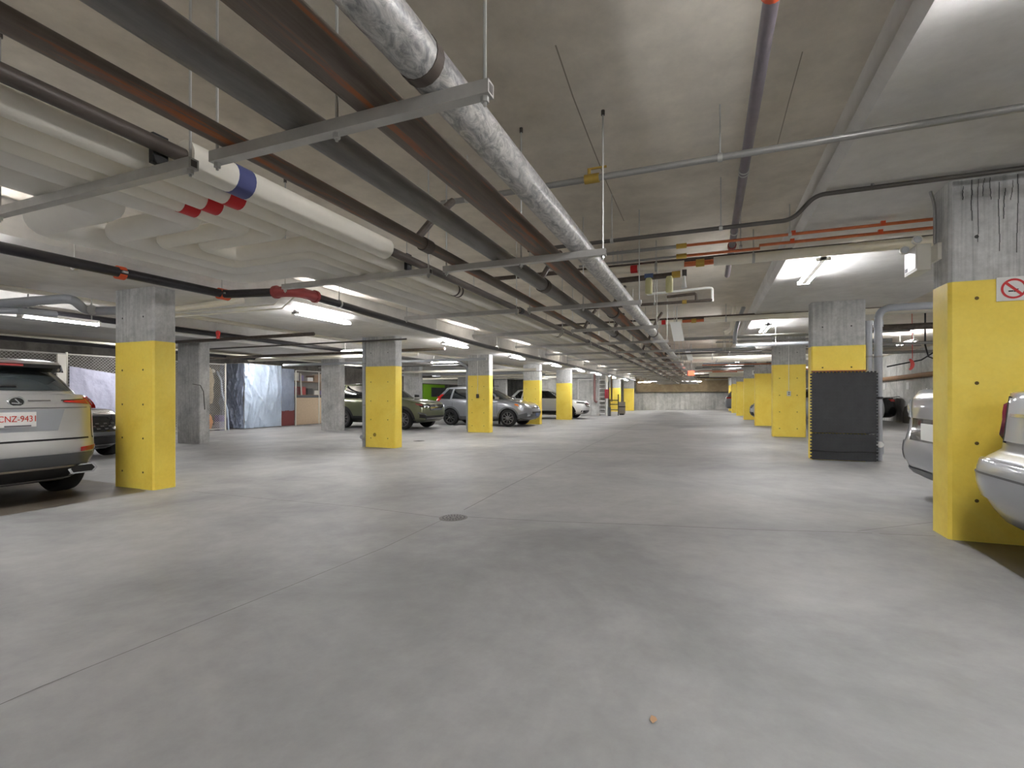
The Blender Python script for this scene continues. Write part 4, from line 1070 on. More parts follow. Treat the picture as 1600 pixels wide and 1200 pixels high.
# emblem, garnish, hatch lines
em = MB().lathe([(.0, -.004), (.055, -.004), (.060, .004), (.0, .004)], (c.S.end_x(0, 1.145, -1) - .012, 0, 1.145), 'x', 28)
em.v = [(v[0], v[1] * 1.25, v[2]) for v in em.v]; eo = em.build('emblem', 'chrome', c.t, local=True)
x_ = c.S.end_x(0, 1.145, -1) - .018
e2 = MB().lathe([(.0, -.001), (.046, -.001), (.046, .001), (.0, .001)], (x_, 0, 1.145), 'x', 28); e2.v = [(v[0], v[1] * 1.3, v[2]) for v in e2.v]; e2.build('emblem_face', 'gloss_black', eo, local=True)
e3 = MB()
def ex(y, z): return (x_ - .004, y, z)
def e3q(q): e3.prism([(x_, y, z) for y, z in q], [(x_ - .005, y, z) for y, z in q])
e3q([(.036, 1.121), (.026, 1.121), (-.022, 1.177), (-.008, 1.177)]); e3q([(.036, 1.121), (.036, 1.131), (-.044, 1.139), (-.044, 1.129)])
e3.v = [(v[0], -v[1], v[2]) for v in e3.v]; e3.build('emblem_letter', 'chrome', eo, local=True)['kind'] = 'stuff'
c.end('chrome_name', [(-.30, 1.0), (-.10, 1.0), (-.10, 1.012), (-.30, 1.012)], 'chrome', -1, e=.008, nt=1)
c.end('hatch_crease', [(-.74, .925), (.74, .925), (.74, .932), (-.74, .932)], 'cladding_grey', -1, e=.003, nt=1, ns=16)
c.end('hatch_seam', [(-.76, .655), (.76, .655), (.76, .668), (-.76, .668)], 'black_plastic', -1, e=.003, nt=1, ns=16)
for sd in (1, -1): c.end('hatch_seam', [(sd * .735, .66), (sd * .742, .66), (sd * .742, 1.0), (sd * .735, 1.0)], 'black_plastic', -1, e=.003, ns=1, nt=5)
c.end('plate_recess', [(-.36, .73), (.36, .73), (.42, .915), (-.42, .915)], 'paint_silver', -1, e=.002, ns=10)
plate(c, c.S.end_x(0, .955, -1) - .012, 0.0, .955, 'CNZ-9431')
c.box('plate_frame_strip', (c.S.end_x(0, .89, -1) - .020, .0, .887), (.008, .22, .016), 'text_grey')
c.end('reflector', [(.58, .555), (.82, .565), (.82, .600), (.58, .590)], 'lens_red', -1, e=.012, mirror=True)
c.end('bumper_cladding', [(-.86, .40), (.86, .40), (.90, .545), (-.90, .545)], 'cladding_grey', -1, e=.010, ns=20, nt=5)
c.end('lower_valance', [(-.80, .26), (.80, .26), (.84, .40), (-.84, .40)], 'black_plastic', -1, e=.012, ns=16, nt=3)
c.end('silver_lip', [(-.56, .385), (.56, .385), (.60, .41), (-.60, .41)], 'chrome', -1, e=.022, ns=12, nt=2)
for sd in (1, -1):
    yc = sd * .64; xe = c.S.end_x(.64, .36, -1)
    ring = [(yc - .15, .345), (yc - .11, .295), (yc + .12, .295), (yc + .15, .35), (yc + .13, .405), (yc - .11, .405)]
    ho = [(yc + (y - yc) * .8, .352 + (z - .352) * .72) for y, z in ring]
    eo = MB().prism([(xe + .10, y, z) for y, z in ring], [(xe - .05, y, z) for y, z in ring]).build('exhaust_tip', 'chrome', c.t, local=True, smooth=False)
    MB().prism([(xe - .03, y, z) for y, z in ho], [(xe - .0525, y, z) for y, z in ho]).build('exhaust_mouth', 'black_plastic', eo, local=True, smooth=False)
c.seams((-1.15, -.1, .95), .42, 1.06); c.handles((-.5, -1.4 + .3), .93); c.mirrors(.85, 1.12)
c.box('underbody', (0, 0, .235), (3.6, 1.3, .09), 'black_plastic')

# --- silver-grey SUV nosing into the aisle (heading +X)
cv = Car('parked_suv', 'silver-grey compact SUV with dark alloy wheels, nose towards the aisle', (-8.78, 19.18, 0), 0, L=4.53, W=1.82, H=1.68, R=.345, Wt=.225, paint='paint_silver_mid', gap=.05, zb=.25,
         deck=[(-2.27, 1.06), (-1.6, 1.06), (.4, 1.03), (1.05, 1.07), (1.55, 1.02), (2.05, .90), (2.27, .82)], fx=1.33, rx=-1.29, rim='alloy', spokes=9, spoke_w=.04, nf=5.5, fi=(.22, .08, .0, .03, .10, .20),
         cabin=dict(xf0=1.2, xr0=-2.2, xf1=.25, xr1=-1.75, w0=.90, w1=.70, roof=[(-2.2, 1.56), (-1.5, 1.63), (-.3, 1.68), (.4, 1.64), (1, 1.6)]))
c = cv
c.arches('cladding_grey', .07)
suv_windows(c, 1.12, 1.10, 1.53, [(-1.85, -1.35, -1.45, -1.27), (-1.25, -.32, -1.18, -.30), (-.22, .80, -.22, .22)])
c.side('quarter_glass', [(.84, 1.10), (1.05, 1.10), (.70, 1.28), (.66, 1.28)], 'glass_dark', cab=True, e=.008)
c.end('windscreen', [(-.74, 1.10), (.74, 1.10), (.58, 1.52), (-.58, 1.52)], 'glass_grey', 1, cab=True, e=.010, nt=6)
c.end('rear_window', [(-.66, 1.14), (.66, 1.14), (.56, 1.5), (-.56, 1.5)], 'glass_dark', -1, cab=True, e=.010)
c.side('tail_light', [(-2.16, .98), (-1.98, 1.02), (-1.93, 1.22), (-2.1, 1.22)], 'lens_red', e=.014)
c.end('tail_lamp', [(.62, 1.0), (.78, 1.0), (.74, 1.3), (.62, 1.3)], 'lens_red', -1, cab=True, e=.014, mirror=True)
c.end('headlight', [(.46, .73), (.78, .77), (.80, .86), (.50, .83)], 'lens_clear', 1, e=.012, mirror=True)
c.side('headlight_side', [(1.78, .80), (2.05, .76), (2.03, .86), (1.72, .90)], 'lens_clear', e=.012)
c.side('indicator', [(1.62, .86), (1.79, .81), (1.74, .905), (1.60, .92)], 'lens_orange', e=.013)
c.end('grille', [(-.42, .74), (.42, .74), (.46, .815), (-.46, .815)], 'black_plastic', 1, e=.012)
c.end('grille_bar', [(-.44, .77), (.44, .77), (.44, .79), (-.44, .79)], 'chrome', 1, e=.022, nt=1)
c.end('grille_emblem', [(-.06, .745), (.06, .745), (.065, .815), (-.065, .815)], 'chrome', 1, e=.028, ns=2, nt=2)
c.end('bumper_cladding', [(-.80, .30), (.80, .30), (.86, .50), (-.86, .50)], 'cladding_grey', 1, e=.012, ns=16)
c.end('bumper_intake', [(-.5, .52), (.5, .52), (.52, .60), (-.52, .60)], 'black_plastic', 1, e=.010)
c.side('bumper_cladding_side', [(1.80, .30), (2.12, .30), (2.10, .56), (1.78, .48)], 'cladding_grey', e=.010)
c.end('fog_light', [(.62, .42), (.72, .42), (.72, .49), (.62, .49)], 'lens_clear', 1, e=.018, ns=2, nt=2, mirror=True)
c.box('front_plate_mount', (c.S.end_x(0, .47, 1) + .02, 0, .48), (.02, .32, .12), 'foil_blue')
c.side('sill_cladding', [(-.85, .27), (.88, .27), (.88, .40), (-.85, .40)], 'cladding_grey', e=.008)
c.seams((-1.2, -.28, .86), .42, 1.05); c.handles((-1.1, -.15), .95); c.mirrors(.86, 1.14)
for sd in (1, -1): c.box('mud_flap', (1.33 - .41, sd * .80, .22), (.015, .2, .26), 'black_plastic')
c.box('underbody', (0, 0, .245), (3.4, 1.3, .09), 'black_plastic')
for sd in (1, -1): MB().tube([(-1.5, sd * .6, 1.655), (-.4, sd * .61, 1.70), (.3, sd * .60, 1.665)], .013, 6).build('roof_rail', 'black_plastic', c.t, local=True)

# --- olive green SUV behind the second left column
gv = Car('parked_suv', 'olive green SUV with black cladding, behind the column with the downpipe', (-11.84, 16.18, 0), 0, L=4.67, W=1.83, H=1.73, R=.36, Wt=.225, paint='paint_green', gap=.05, zb=.27,
         deck=[(-2.33, 1.12), (-1.6, 1.12), (.4, 1.10), (1.0, 1.12), (1.6, 1.07), (2.1, .99), (2.33, .93)], fx=1.46, rx=-1.27, rim='alloy', spokes=10, spoke_w=.035, nf=8, fi=(.16, .05, .0, .0, .03, .09),
         cabin=dict(xf0=1.15, xr0=-2.24, xf1=.35, xr1=-1.85, w0=.90, w1=.74, roof=[(-2.2, 1.68), (-.4, 1.73), (.4, 1.70), (1, 1.68)]))
c = gv
c.arches('black_plastic', .09)
suv_windows(c, 1.15, 1.14, 1.62, [(-2.0, -1.4, -1.8, -1.3), (-1.3, -.35, -1.22, -.32), (-.25, .95, -.25, .33)])
c.end('windscreen', [(-.74, 1.16), (.74, 1.16), (.60, 1.6), (-.60, 1.6)], 'glass_dark', 1, cab=True, e=.010)
c.end('rear_window', [(-.66, 1.2), (.66, 1.2), (.58, 1.58), (-.58, 1.58)], 'glass_dark', -1, cab=True, e=.010)
c.end('headlight', [(.46, .80), (.82, .82), (.83, .90), (.50, .92)], 'gloss_black', 1, e=.012, mirror=True)
c.end('headlight_lens', [(.56, .83), (.74, .84), (.74, .88), (.58, .88)], 'lens_clear', 1, e=.018, mirror=True)
c.side('headlight_side', [(2.02, .90), (2.22, .86), (2.22, .92), (1.96, .96)], 'dull_red', e=.012)
c.end('grille', [(-.42, .70), (.42, .70), (.46, .93), (-.46, .93)], 'gloss_black', 1, e=.012)
for k in range(3): c.end('grille_bar', [(-.42, .74 + .06 * k), (.42, .74 + .06 * k), (.42, .752 + .06 * k), (-.42, .752 + .06 * k)], 'chrome', 1, e=.020, nt=1)
c.end('grille_bar', [(-.46, .905), (.46, .905), (.46, .93), (-.46, .93)], 'chrome', 1, e=.024, nt=1)
c.end('grille_emblem', [(-.09, .82), (.09, .82), (.09, .90), (-.09, .90)], 'chrome', 1, e=.030, ns=3, nt=2)
c.end('bumper_cladding', [(-.62, .34), (.62, .34), (.66, .50), (-.66, .50)], 'black_plastic', 1, e=.012, ns=14)
c.end('skid_plate', [(-.60, .36), (.60, .36), (.62, .42), (-.62, .42)], 'alloy', 1, e=.03, ns=14)
c.end('fog_lamp', [(.60, .40), (.82, .44), (.84, .56), (.66, .50)], 'black_plastic', 1, e=.016, mirror=True)
c.end('fog_trim', [(.66, .50), (.86, .60), (.86, .63), (.66, .54)], 'alloy', 1, e=.02, nt=1, mirror=True)
c.side('sill_cladding', [(-.85, .29), (.95, .29), (.95, .47), (-.85, .47)], 'black_plastic', e=.008)
tx_ = side_patch(c.S, [(-.25, .37), (.25, .37), (.25, .41), (-.25, .41)], -1, .011, 4, 1).build('sill_lettering', 'text_red', c.t, local=True)
c.seams((-1.25, -.3, .9), .5, 1.12); c.handles((-1.15, -.2), 1.0); c.mirrors(.9, 1.22, 'black_plastic')
c.side('tail_light', [(-2.25, .98), (-2.0, 1.0), (-2.0, 1.10), (-2.22, 1.12)], 'lens_red', e=.012)
c.box('underbody', (0, 0, .265), (3.5, 1.3, .09), 'black_plastic')

# --- white SUV farther down
wv = Car('parked_suv', 'white SUV with black lower trim, parked behind yellow columns', (-8.42, 26.75, 0), 0, L=4.6, W=1.84, H=1.66, R=.35, Wt=.22, paint='paint_white', gap=.05, zb=.26,
         deck=[(-2.3, 1.08), (-1.6, 1.08), (.4, 1.05), (1.0, 1.08), (1.6, 1.03), (2.1, .95), (2.3, .88)], fx=1.36, rx=-1.28, rim='alloy_dark', nf=5,
         cabin=dict(xf0=1.2, xr0=-2.2, xf1=.25, xr1=-1.75, w0=.90, w1=.70, roof=[(-2.2, 1.56), (-1.5, 1.62), (-.3, 1.66), (.4, 1.62), (1, 1.6)]))
c = wv
c.arches('black_plastic', .06)
suv_windows(c, 1.12, 1.10, 1.52, [(-1.85, -1.35, -1.45, -1.27), (-1.25, -.32, -1.18, -.30), (-.22, .95, -.22, .24)])
c.end('windscreen', [(-.74, 1.12), (.74, 1.12), (.58, 1.5), (-.58, 1.5)], 'glass_grey', 1, cab=True, e=.010)
c.end('headlight', [(.48, .84), (.82, .86), (.82, .91), (.48, .90)], 'gloss_black', 1, e=.012, mirror=True)
c.side('headlight_side', [(1.85, .90), (2.16, .86), (2.16, .90), (1.80, .94)], 'gloss_black', e=.012)
c.end('grille', [(-.45, .66), (.45, .66), (.46, .86), (-.46, .86)], 'gloss_black', 1, e=.012)
c.end('bumper_trim', [(-.82, .30), (.82, .30), (.84, .46), (-.84, .46)], 'black_plastic', 1, e=.012, ns=14)
c.side('sill_cladding', [(-.85, .28), (.95, .28), (.95, .44), (-.85, .44)], 'black_plastic', e=.008)
c.seams((-1.2, -.28, .9), .46, 1.06); c.handles((-1.1, -.15), .96); c.mirrors(.9, 1.14, 'paint_white')
c.box('underbody', (0, 0, .255), (3.5, 1.3, .09), 'black_plastic')

# --- black car nose seen between the silver SUV and its column
bc = Car('parked_car', 'black car with mesh grille facing out beside the chain-link cages', (-12.95, 5.6, 0), 0, L=4.6, W=1.84, H=1.5, R=.34, paint='paint_black', gap=.05, zb=.2,
         deck=[(-2.3, .98), (.4, .96), (1.0, .98), (1.6, .93), (2.1, .83), (2.3, .78)], fx=1.4, rx=-1.3, nf=3.6, rim='alloy',
         cabin=dict(xf0=1.15, xr0=-2.0, xf1=.1, xr1=-1.4, w0=.88, w1=.68, roof=[(-2.2, 1.42), (-.4, 1.5), (.4, 1.45)]))
c = bc
c.end('windscreen', [(-.72, 1.02), (.72, 1.02), (.56, 1.38), (-.56, 1.38)], 'glass_grey', 1, cab=True, e=.010)
c.end('upper_grille', [(-.6, .56), (.6, .56), (.66, .72), (-.66, .72)], 'gloss_black', 1, e=.010, ns=14)
for k in range(9):
    for j in range(3):
        y = -.56 + k * .14 + (.07 if j % 2 else 0); z = .58 + j * .05
        c.end('grille_chip', [(y - .03, z), (y + .03, z), (y + .03, z + .018), (y - .03, z + .018)], 'alloy', 1, e=.018, ns=1, nt=1)
c.end('bumper_bar', [(-.8, .46), (.8, .46), (.82, .53), (-.82, .53)], 'cladding_grey', 1, e=.012, ns=14)
c.end('lower_grille', [(-.7, .30), (.7, .30), (.72, .42), (-.72, .42)], 'black_plastic', 1, e=.010)
c.end('chrome_lip', [(-.74, .265), (.74, .265), (.74, .29), (-.74, .29)], 'chrome', 1, e=.018, nt=1)
c.end('headlight', [(.6, .74), (.84, .74), (.84, .79), (.6, .78)], 'lens_clear', 1, e=.012, mirror=True)
suv_windows(c, 1.02, 1.0, 1.36, [(-1.4, -.35, -1.2, -.32), (-.25, .9, -.25, .1)])

# --- silver sedan tail at the right edge (heading +X)
sd_ = Car('parked_sedan', 'silver sedan with plum tail lights beside the no-smoking column', (3.87, 3.46, .14), 0, L=4.5, W=1.74, H=1.46, R=.31, Wt=.2, paint='paint_silver', gap=.05, zb=.19,
          mf=(.30, .42), deck=[(-2.25, 1.08), (-1.4, 1.10), (.3, 1.0), (1.0, .95), (1.6, .88), (2.25, .70)], fx=1.35, rx=-1.2, nr=8.0, ri=(.30, .10, .0, .01, .10, .13), ws=(.80, .94, 1.0, .99, .97, .92), crown=.02,
          cabin=dict(xf0=1.15, xr0=-1.75, xf1=.2, xr1=-1.0, w0=.88, w1=.66, roof=[(-2.2, 1.40), (-.4, 1.46), (.4, 1.43)]))
c = sd_
c.end('bumper_cover', [(-.80, .42), (.80, .42), (.80, .66), (-.80, .66)], 'paint_silver', -1, e=.020, ns=18, nt=5)
c.end('bumper_groove', [(-.82, .57), (.82, .57), (.82, .583), (-.82, .583)], 'cladding_grey', -1, e=.023, ns=18, nt=1)
c.end('trunk_lid', [(-.55, .78), (.55, .78), (.53, 1.05), (-.53, 1.05)], 'paint_silver', -1, e=.012, ns=12, nt=5)
c.end('lid_seam', [(-.565, .77), (-.552, .77), (-.535, 1.06), (-.548, 1.06)], 'black_plastic', -1, e=.013, ns=1, nt=6, mirror=True)
for sd in (1, -1):
    P = []
    for i in range(7):
        z = .77 + .29 * i / 6; bow = math.sin(PI * min(1, (i + .5) / 7)); row = []
        for j in range(7):
            y = .775 - (.20 * bow) * (1 - j / 6); row.append(Vector((c.S.end_x(min(y, .77), z, -1), sd * y, z)))
        P.append(row)
    grid_slab(P, Vector((-.022, sd * .01, 0))).build('tail_light', 'lens_plum', c.t, local=True, angle=60)
    c.side('tail_light_wrap', [(-2.06, .85), (-1.88, .86), (-1.90, .99), (-2.03, 1.04)], 'lens_red', sides=(sd,), e=.016)
    c.side('reverse_lens', [(-2.07, .77), (-1.88, .78), (-1.88, .84), (-2.06, .84)], 'lens_clear', sides=(sd,), e=.018)
c.end('model_lettering', [(.26, .93), (.48, .93), (.48, .95), (.26, .95)], 'chrome', -1, e=.02, nt=1)
c.end('lower_lip', [(-.66, .22), (.66, .22), (.7, .27), (-.7, .27)], 'black_plastic', -1, e=.006)
c.end('rear_window', [(-.62, 1.06), (.62, 1.06), (.5, 1.36), (-.5, 1.36)], 'glass_dark', -1, cab=True, e=.01)
suv_windows(c, 1.0, .99, 1.34, [(-1.2, -.3, -1.0, -.28), (-.2, .9, -.2, .15)])
c.box('underbody', (0, 0, .20), (3.4, 1.2, .08), 'black_plastic')

# --- grey sedan tail behind the no-smoking column
gs = Car('parked_sedan', 'grey sedan showing its boot and plate behind the no-smoking column', (4.22, 5.80, .14), 0, L=4.6, W=1.76, H=1.44, R=.32, Wt=.2, paint='paint_silver_mid', gap=.05, zb=.2,
         deck=[(-2.3, 1.13), (-1.4, 1.10), (.3, .98), (1.0, .95), (1.6, .88), (2.3, .70)], fx=1.35, rx=-1.2, nr=8, ri=(.22, .06, .0, .05, .06, .12),
         cabin=dict(xf0=1.15, xr0=-1.75, xf1=.2, xr1=-1.0, w0=.88, w1=.66, roof=[(-2.2, 1.38), (-.4, 1.44), (.4, 1.41)]))
c = gs
c.end('tail_light', [(.50, .84), (.80, .86), (.80, 1.02), (.54, 1.03)], 'lens_clear', -1, e=.012, mirror=True)
for y in (.60, -.60):
    x = c.S.end_x(abs(y), .93, -1); MB().lathe([(.0, -.016), (.05, -.012), (.055, .0)], (x, y, .935), 'x', 16).build('round_lamp', 'chrome', c.t, local=True)
c.end('plate_recess', [(-.44, .62), (.44, .62), (.48, .84), (-.48, .84)], 'gloss_black', -1, e=.006)
plate(c, c.S.end_x(0, .72, -1) - .02, 0, .72, '')
c.end('bumper_cover', [(-.82, .40), (.82, .40), (.82, .60), (-.82, .60)], 'paint_silver_mid', -1, e=.014, ns=16)
c.end('diffuser', [(-.78, .22), (.78, .22), (.8, .33), (-.8, .33)], 'cladding_grey', -1, e=.012, ns=14)
c.end('exhaust', [(.45, .20), (.62, .20), (.62, .27), (.45, .27)], 'chrome', -1, e=.03, ns=2, nt=1, mirror=True)
c.end('rear_window', [(-.62, 1.08), (.62, 1.08), (.5, 1.34), (-.5, 1.34)], 'glass_dark', -1, cab=True, e=.01)
suv_windows(c, 1.02, 1.0, 1.33, [(-1.2, -.3, -1.0, -.28), (-.2, .9, -.2, .15)])

# --- black car by the right wall, far dark SUV, silver car nose
kc = Car('parked_car', 'black car with a small boot spoiler parked towards the right wall', (4.98, 25.15, .14), PI, L=4.5, W=1.78, H=1.42, R=.32, paint='paint_black', zb=.2,
         deck=[(-2.25, 1.02), (-1.4, 1.02), (.3, .96), (1.0, .95), (2.25, .70)], fx=1.35, rx=-1.2, nr=6, ri=(.2, .05, .0, .03, .08, .14),
         cabin=dict(xf0=1.15, xr0=-1.9, xf1=.2, xr1=-1.1, w0=.88, w1=.66, roof=[(-2.2, 1.36), (-.4, 1.42), (.4, 1.40)]))
c = kc; m = MB().prism([(-2.28, -.66, 1.06), (-2.28, .66, 1.06), (-2.05, .66, 1.04), (-2.05, -.66, 1.04)], [(-2.30, -.64, 1.085), (-2.30, .64, 1.085), (-2.05, .64, 1.055), (-2.05, -.64, 1.055)]); m.build('boot_spoiler', 'paint_black', c.t, local=True, smooth=False)
c.end('tail_light', [(.46, .84), (.78, .86), (.78, .96), (.46, .95)], 'lens_red', -1, e=.012, mirror=True)
c.end('rear_window', [(-.62, 1.06), (.62, 1.06), (.5, 1.32), (-.5, 1.32)], 'glass_dark', -1, cab=True, e=.01)
suv_windows(c, 1.02, 1.0, 1.32, [(-1.2, -.3, -1.0, -.28), (-.2, .9, -.2, .15)])
ds = Car('parked_suv', 'dark charcoal SUV with red tail lights near the far wall', (3.35, 37.9, .14), 0, L=4.5, W=1.8, H=1.68, R=.34, paint='paint_grey', zb=.25,
         deck=[(-2.25, 1.06), (-1.6, 1.06), (.4, 1.03), (1.05, 1.05), (2.25, .82)], fx=1.33, rx=-1.29,
         cabin=dict(xf0=1.2, xr0=-2.2, xf1=.25, xr1=-1.75, w0=.90, w1=.70, roof=[(-2.2, 1.56), (-.3, 1.68), (1, 1.6)]))
ds.end('tail_light', [(.50, .95), (.80, .95), (.80, 1.05), (.50, 1.05)], 'lens_red', -1, e=.02, mirror=True)
ds.end('rear_window', [(-.66, 1.12), (.66, 1.12), (.56, 1.52), (-.56, 1.52)], 'glass_dark', -1, cab=True, e=.010)
plate(ds, ds.S.end_x(0, .75, -1) - .015, 0, .78, '')
sn = Car('parked_car', 'silver car nose peeking out past the column with the white box', (3.86, 22.55, .14), PI, L=4.5, W=1.78, H=1.5, R=.33, paint='paint_silver', zb=.2,
         deck=[(-2.25, 1.02), (-1.4, 1.02), (.3, .98), (1.0, .99), (1.6, .92), (2.25, .75)], fx=1.35, rx=-1.25,
         cabin=dict(xf0=1.1, xr0=-1.9, xf1=.2, xr1=-1.2, w0=.88, w1=.68, roof=[(-2.2, 1.42), (-.4, 1.5), (.4, 1.46)]))
c = sn
c.end('windscreen', [(-.72, 1.04), (.72, 1.04), (.56, 1.38), (-.56, 1.38)], 'glass_dark', 1, cab=True, e=.010)
c.end('headlight', [(.48, .68), (.82, .70), (.82, .80), (.52, .80)], 'lens_clear', 1, e=.012, mirror=True)
c.end('grille', [(-.4, .60), (.4, .60), (.42, .72), (-.42, .72)], 'black_plastic', 1, e=.012)
c.end('lower_grille', [(-.8, .30), (.8, .30), (.8, .44), (-.8, .44)], 'black_plastic', 1, e=.012)
suv_windows(c, 1.04, 1.02, 1.36, [(-1.2, -.3, -1.0, -.28), (-.2, .9, -.2, .15)])
# ---------------------------------------------------------------- storage cages on the left
def wires(m, P0, U, V, nu, nv, r):
    """diamond mesh of thin 3-sided wires over the parallelogram P0 + s U + t V"""
    P0, U, V = Vector(P0), Vector(U), Vector(V); n = U.cross(V).normalized() * r
    for sgn in (1, -1):
        for k in range(-nv, nu):
            a0 = max(0, -k); b0 = min(nv, nu - k)
            if b0 <= a0: continue
            def pt(i): 
                s = (k + i) / nu
                if sgn < 0: s = 1 - s
                return P0 + U * s + V * (i / nv)
            A, B = pt(a0), pt(b0); d = (B - A).normalized(); w = d.cross(n.normalized()) * r
            m.prism([A + n, A + w, A - w], [B + n, B + w, B - w])
FX = -16.1
yA, yB = .5, atX(352, 620, FX).y
ztop = atX(100, 553, FX).z
t = thing('chain_link_fence', 'galvanised chain-link fence closing off the storage cages', 'fence', (FX, (yA + yB) / 2, 0))
m = MB(); wires(m, (FX, yA, .08), (0, yB - yA, 0), (0, 0, ztop - .1), int((yB - yA) / .085), int(ztop / .085), .0055)
m.build('wire_mesh', 'strut_steel', t, smooth=False)['kind'] = 'stuff'
for z in (.06, ztop): MB().cyl((FX, yA, z), (FX, yB, z), .021, 8).build('rail', 'strut_steel', t)
for y in (yA, 3.0, 5.2, atX(104, 600, FX).y, 10.2, yB): MB().cyl((FX, y, 0), (FX, y, ztop + .05), .028, 10).build('post', 'off_white', t)
y0_, y1_ = atX(86, 600, FX).y, atX(100, 600, FX).y
o = MB().bevbox((FX + .04, y0_, 0), (FX + .10, y1_, ztop - .02), .01).build('white_board', 'off_white'); tag(o, 'tall white board standing against the chain-link fence post', 'board')
def sheet(P00, P10, P11, P01, nu, nv, amp, nrm, seed=0, folds=(7, 3)):
    P00, P10, P11, P01, nrm = map(Vector, (P00, P10, P11, P01, nrm)); rnd = random.Random(seed)
    ph = []
    for _ in range(12):
        an = rnd.uniform(-.9, .9); fr = rnd.uniform(1.2, folds[0]); ph.append((fr * math.cos(an), fr * math.sin(an) + rnd.uniform(-.6, .6), rnd.uniform(0, 6.3), rnd.uniform(.4, 1.2) / fr ** .5, rnd.uniform(0, 1), rnd.uniform(0, 1), rnd.uniform(.35, .7)))
    G = []
    for i in range(nv + 1):
        row = []
        for j in range(nu + 1):
            u, v = j / nu, i / nv
            p = (P00 * (1 - u) + P10 * u) * (1 - v) + (P01 * (1 - u) + P11 * u) * v
            h = sum(a * (1 - abs(math.sin(fu * PI * u + fv * PI * v + q))) ** 3 * math.exp(-((u - cu) ** 2 + (v - cv) ** 2) / sg ** 2) for fu, fv, q, a, cu, cv, sg in ph) / 1.6
            row.append(p + nrm * amp * h)
        G.append(row)
    return grid_slab(G, nrm * .004)
c0 = atZ(381, 670.5, 0); c1 = atZ(447.7, 666.7, 0); c2 = atZ(354.6, 669.5, 0); c1.x = c0.x; c2.y = c0.y
zt_ = 2.44
t = thing('tarp_cage', 'storage cage covered with a shiny pale blue tarpaulin', 'storage cage', ((c0.x + c2.x) / 2, (c0.y + c1.y) / 2, 0))
sheet((c0.x, c0.y, .02), (c0.x, c1.y, .03), (c0.x, c1.y, zt_), (c0.x, c0.y, zt_), 80, 80, .16, (1, 0, 0), 3, (7, 3)).build('front_tarp', 'tarp_blue', t, local=False, angle=80)
sheet((c2.x - .3, c0.y, .04), (c0.x, c0.y, .02), (c0.x, c0.y, zt_), (c2.x - .3, c0.y, zt_), 70, 70, .18, (0, -1, 0), 5, (7, 3)).build('side_tarp', 'tarp_slate', t, angle=80)
for x, y in ((c0.x - .03, c0.y + .03), (c0.x - .03, c1.y + .02), (c2.x - .3, c0.y + .03)): MB().cyl((x, y, 0), (x, y, zt_ + .02), .022, 8).build('frame_post', 'strut_steel', t)
for a, b in (((c0.x - .03, c0.y, zt_), (c0.x - .03, c1.y, zt_)), ((c2.x - .3, c0.y + .03, zt_), (c0.x, c0.y + .03, zt_))): MB().cyl(a, b, .02, 8).build('frame_rail', 'strut_steel', t)
# lilac sheet on the fence behind the first column
ya, yb = atX(106, 600, FX).y, atX(178, 600, FX).y
o = sheet((FX + .07, ya, .1), (FX + .07, yb, .1), (FX + .07, yb, atX(172, 584, FX).z), (FX + .07, ya, atX(106, 572, FX).z), 40, 30, .05, (1, 0, 0), 8, (4, 3)).build('privacy_sheet', 'tarp_lilac', None, angle=80)
tag(o, 'lilac grey sheet sagging on the chain-link fence behind the SUV', 'sheet')
# second cage: slate tarp strip, plywood front, shelves of boxes behind mesh
ys0, ys1 = c1.y + .06, atX(461, 640, c0.x).y
t = thing('tarp_strip', 'narrow slate tarp with a dark red lower end beside the blue tarp cage', 'tarpaulin', (c0.x, (ys0 + ys1) / 2, 0))
sheet((c0.x - .05, ys0, .62), (c0.x - .05, ys1, .62), (c0.x - .05, ys1, 2.35), (c0.x - .05, ys0, 2.35), 16, 30, .05, (1, 0, 0), 12).build('upper_sheet', 'tarp_slate', t, angle=80)
sheet((c0.x - .05, ys0, .02), (c0.x - .05, ys1, .02), (c0.x - .05, ys1, .64), (c0.x - .05, ys0, .64), 12, 14, .04, (1, 0, 0), 13).build('lower_sheet', 'maroon', t, angle=80)
yp0, yp1 = ys1 + .06, 18.6
t = thing('storage_cage', 'storage cage with a cardboard-coloured board front and wire mesh above', 'storage cage', (c0.x, (yp0 + yp1) / 2, 0))
MB().box((c0.x - .03, yp0, .02), (c0.x, yp1, 1.16)).build('front_board', 'cardboard', t, smooth=False)
MB().box((c0.x - .04, yp0, 1.16), (c0.x + .01, yp1, 1.27)).build('top_rail_board', 'cladding_grey', t, smooth=False)
for y in (yp0 - .02, yp0 + 1.3, yp1): MB().cyl((c0.x, y, 0), (c0.x, y, 2.3), .025, 8).build('post', 'off_white', t)
MB().cyl((c0.x, yp0, 2.3), (c0.x, yp1, 2.3), .02, 8).build('rail', 'strut_steel', t)
m = MB(); wires(m, (c0.x, yp0, 1.28), (0, yp1 - yp0, 0), (0, 0, 1.0), int((yp1 - yp0) / .08), 12, .003); m.build('wire_mesh', 'strut_steel', t, smooth=False)['kind'] = 'stuff'
o = MB().tube([(c0.x - .12, yp0 + .5, 0), (c0.x - .12, yp0 + .35, 2.2)], .03, 8).build('leaning_pole', 'off_white'); tag(o, 'white pole leaning inside the board-fronted cage', 'pole')
t = thing('storage_rack', 'two-tier storage rack inside the board-fronted cage', 'rack', (c0.x - .75, (yp0 + yp1) / 2, 0))
for z in (1.25, 1.85): MB().box((c0.x - 1.15, yp0 + .1, z), (c0.x - .35, yp1 - .15, z + .04)).build('shelf', 'brown_box', t, smooth=False)
for y in (yp0 + .05, yp1 - .14):
    for x in (c0.x - 1.2, c0.x - .34): MB().box((x, y, 0), (x + .04, y + .04, 2.2)).build('upright', 'brown_box', t, smooth=False)
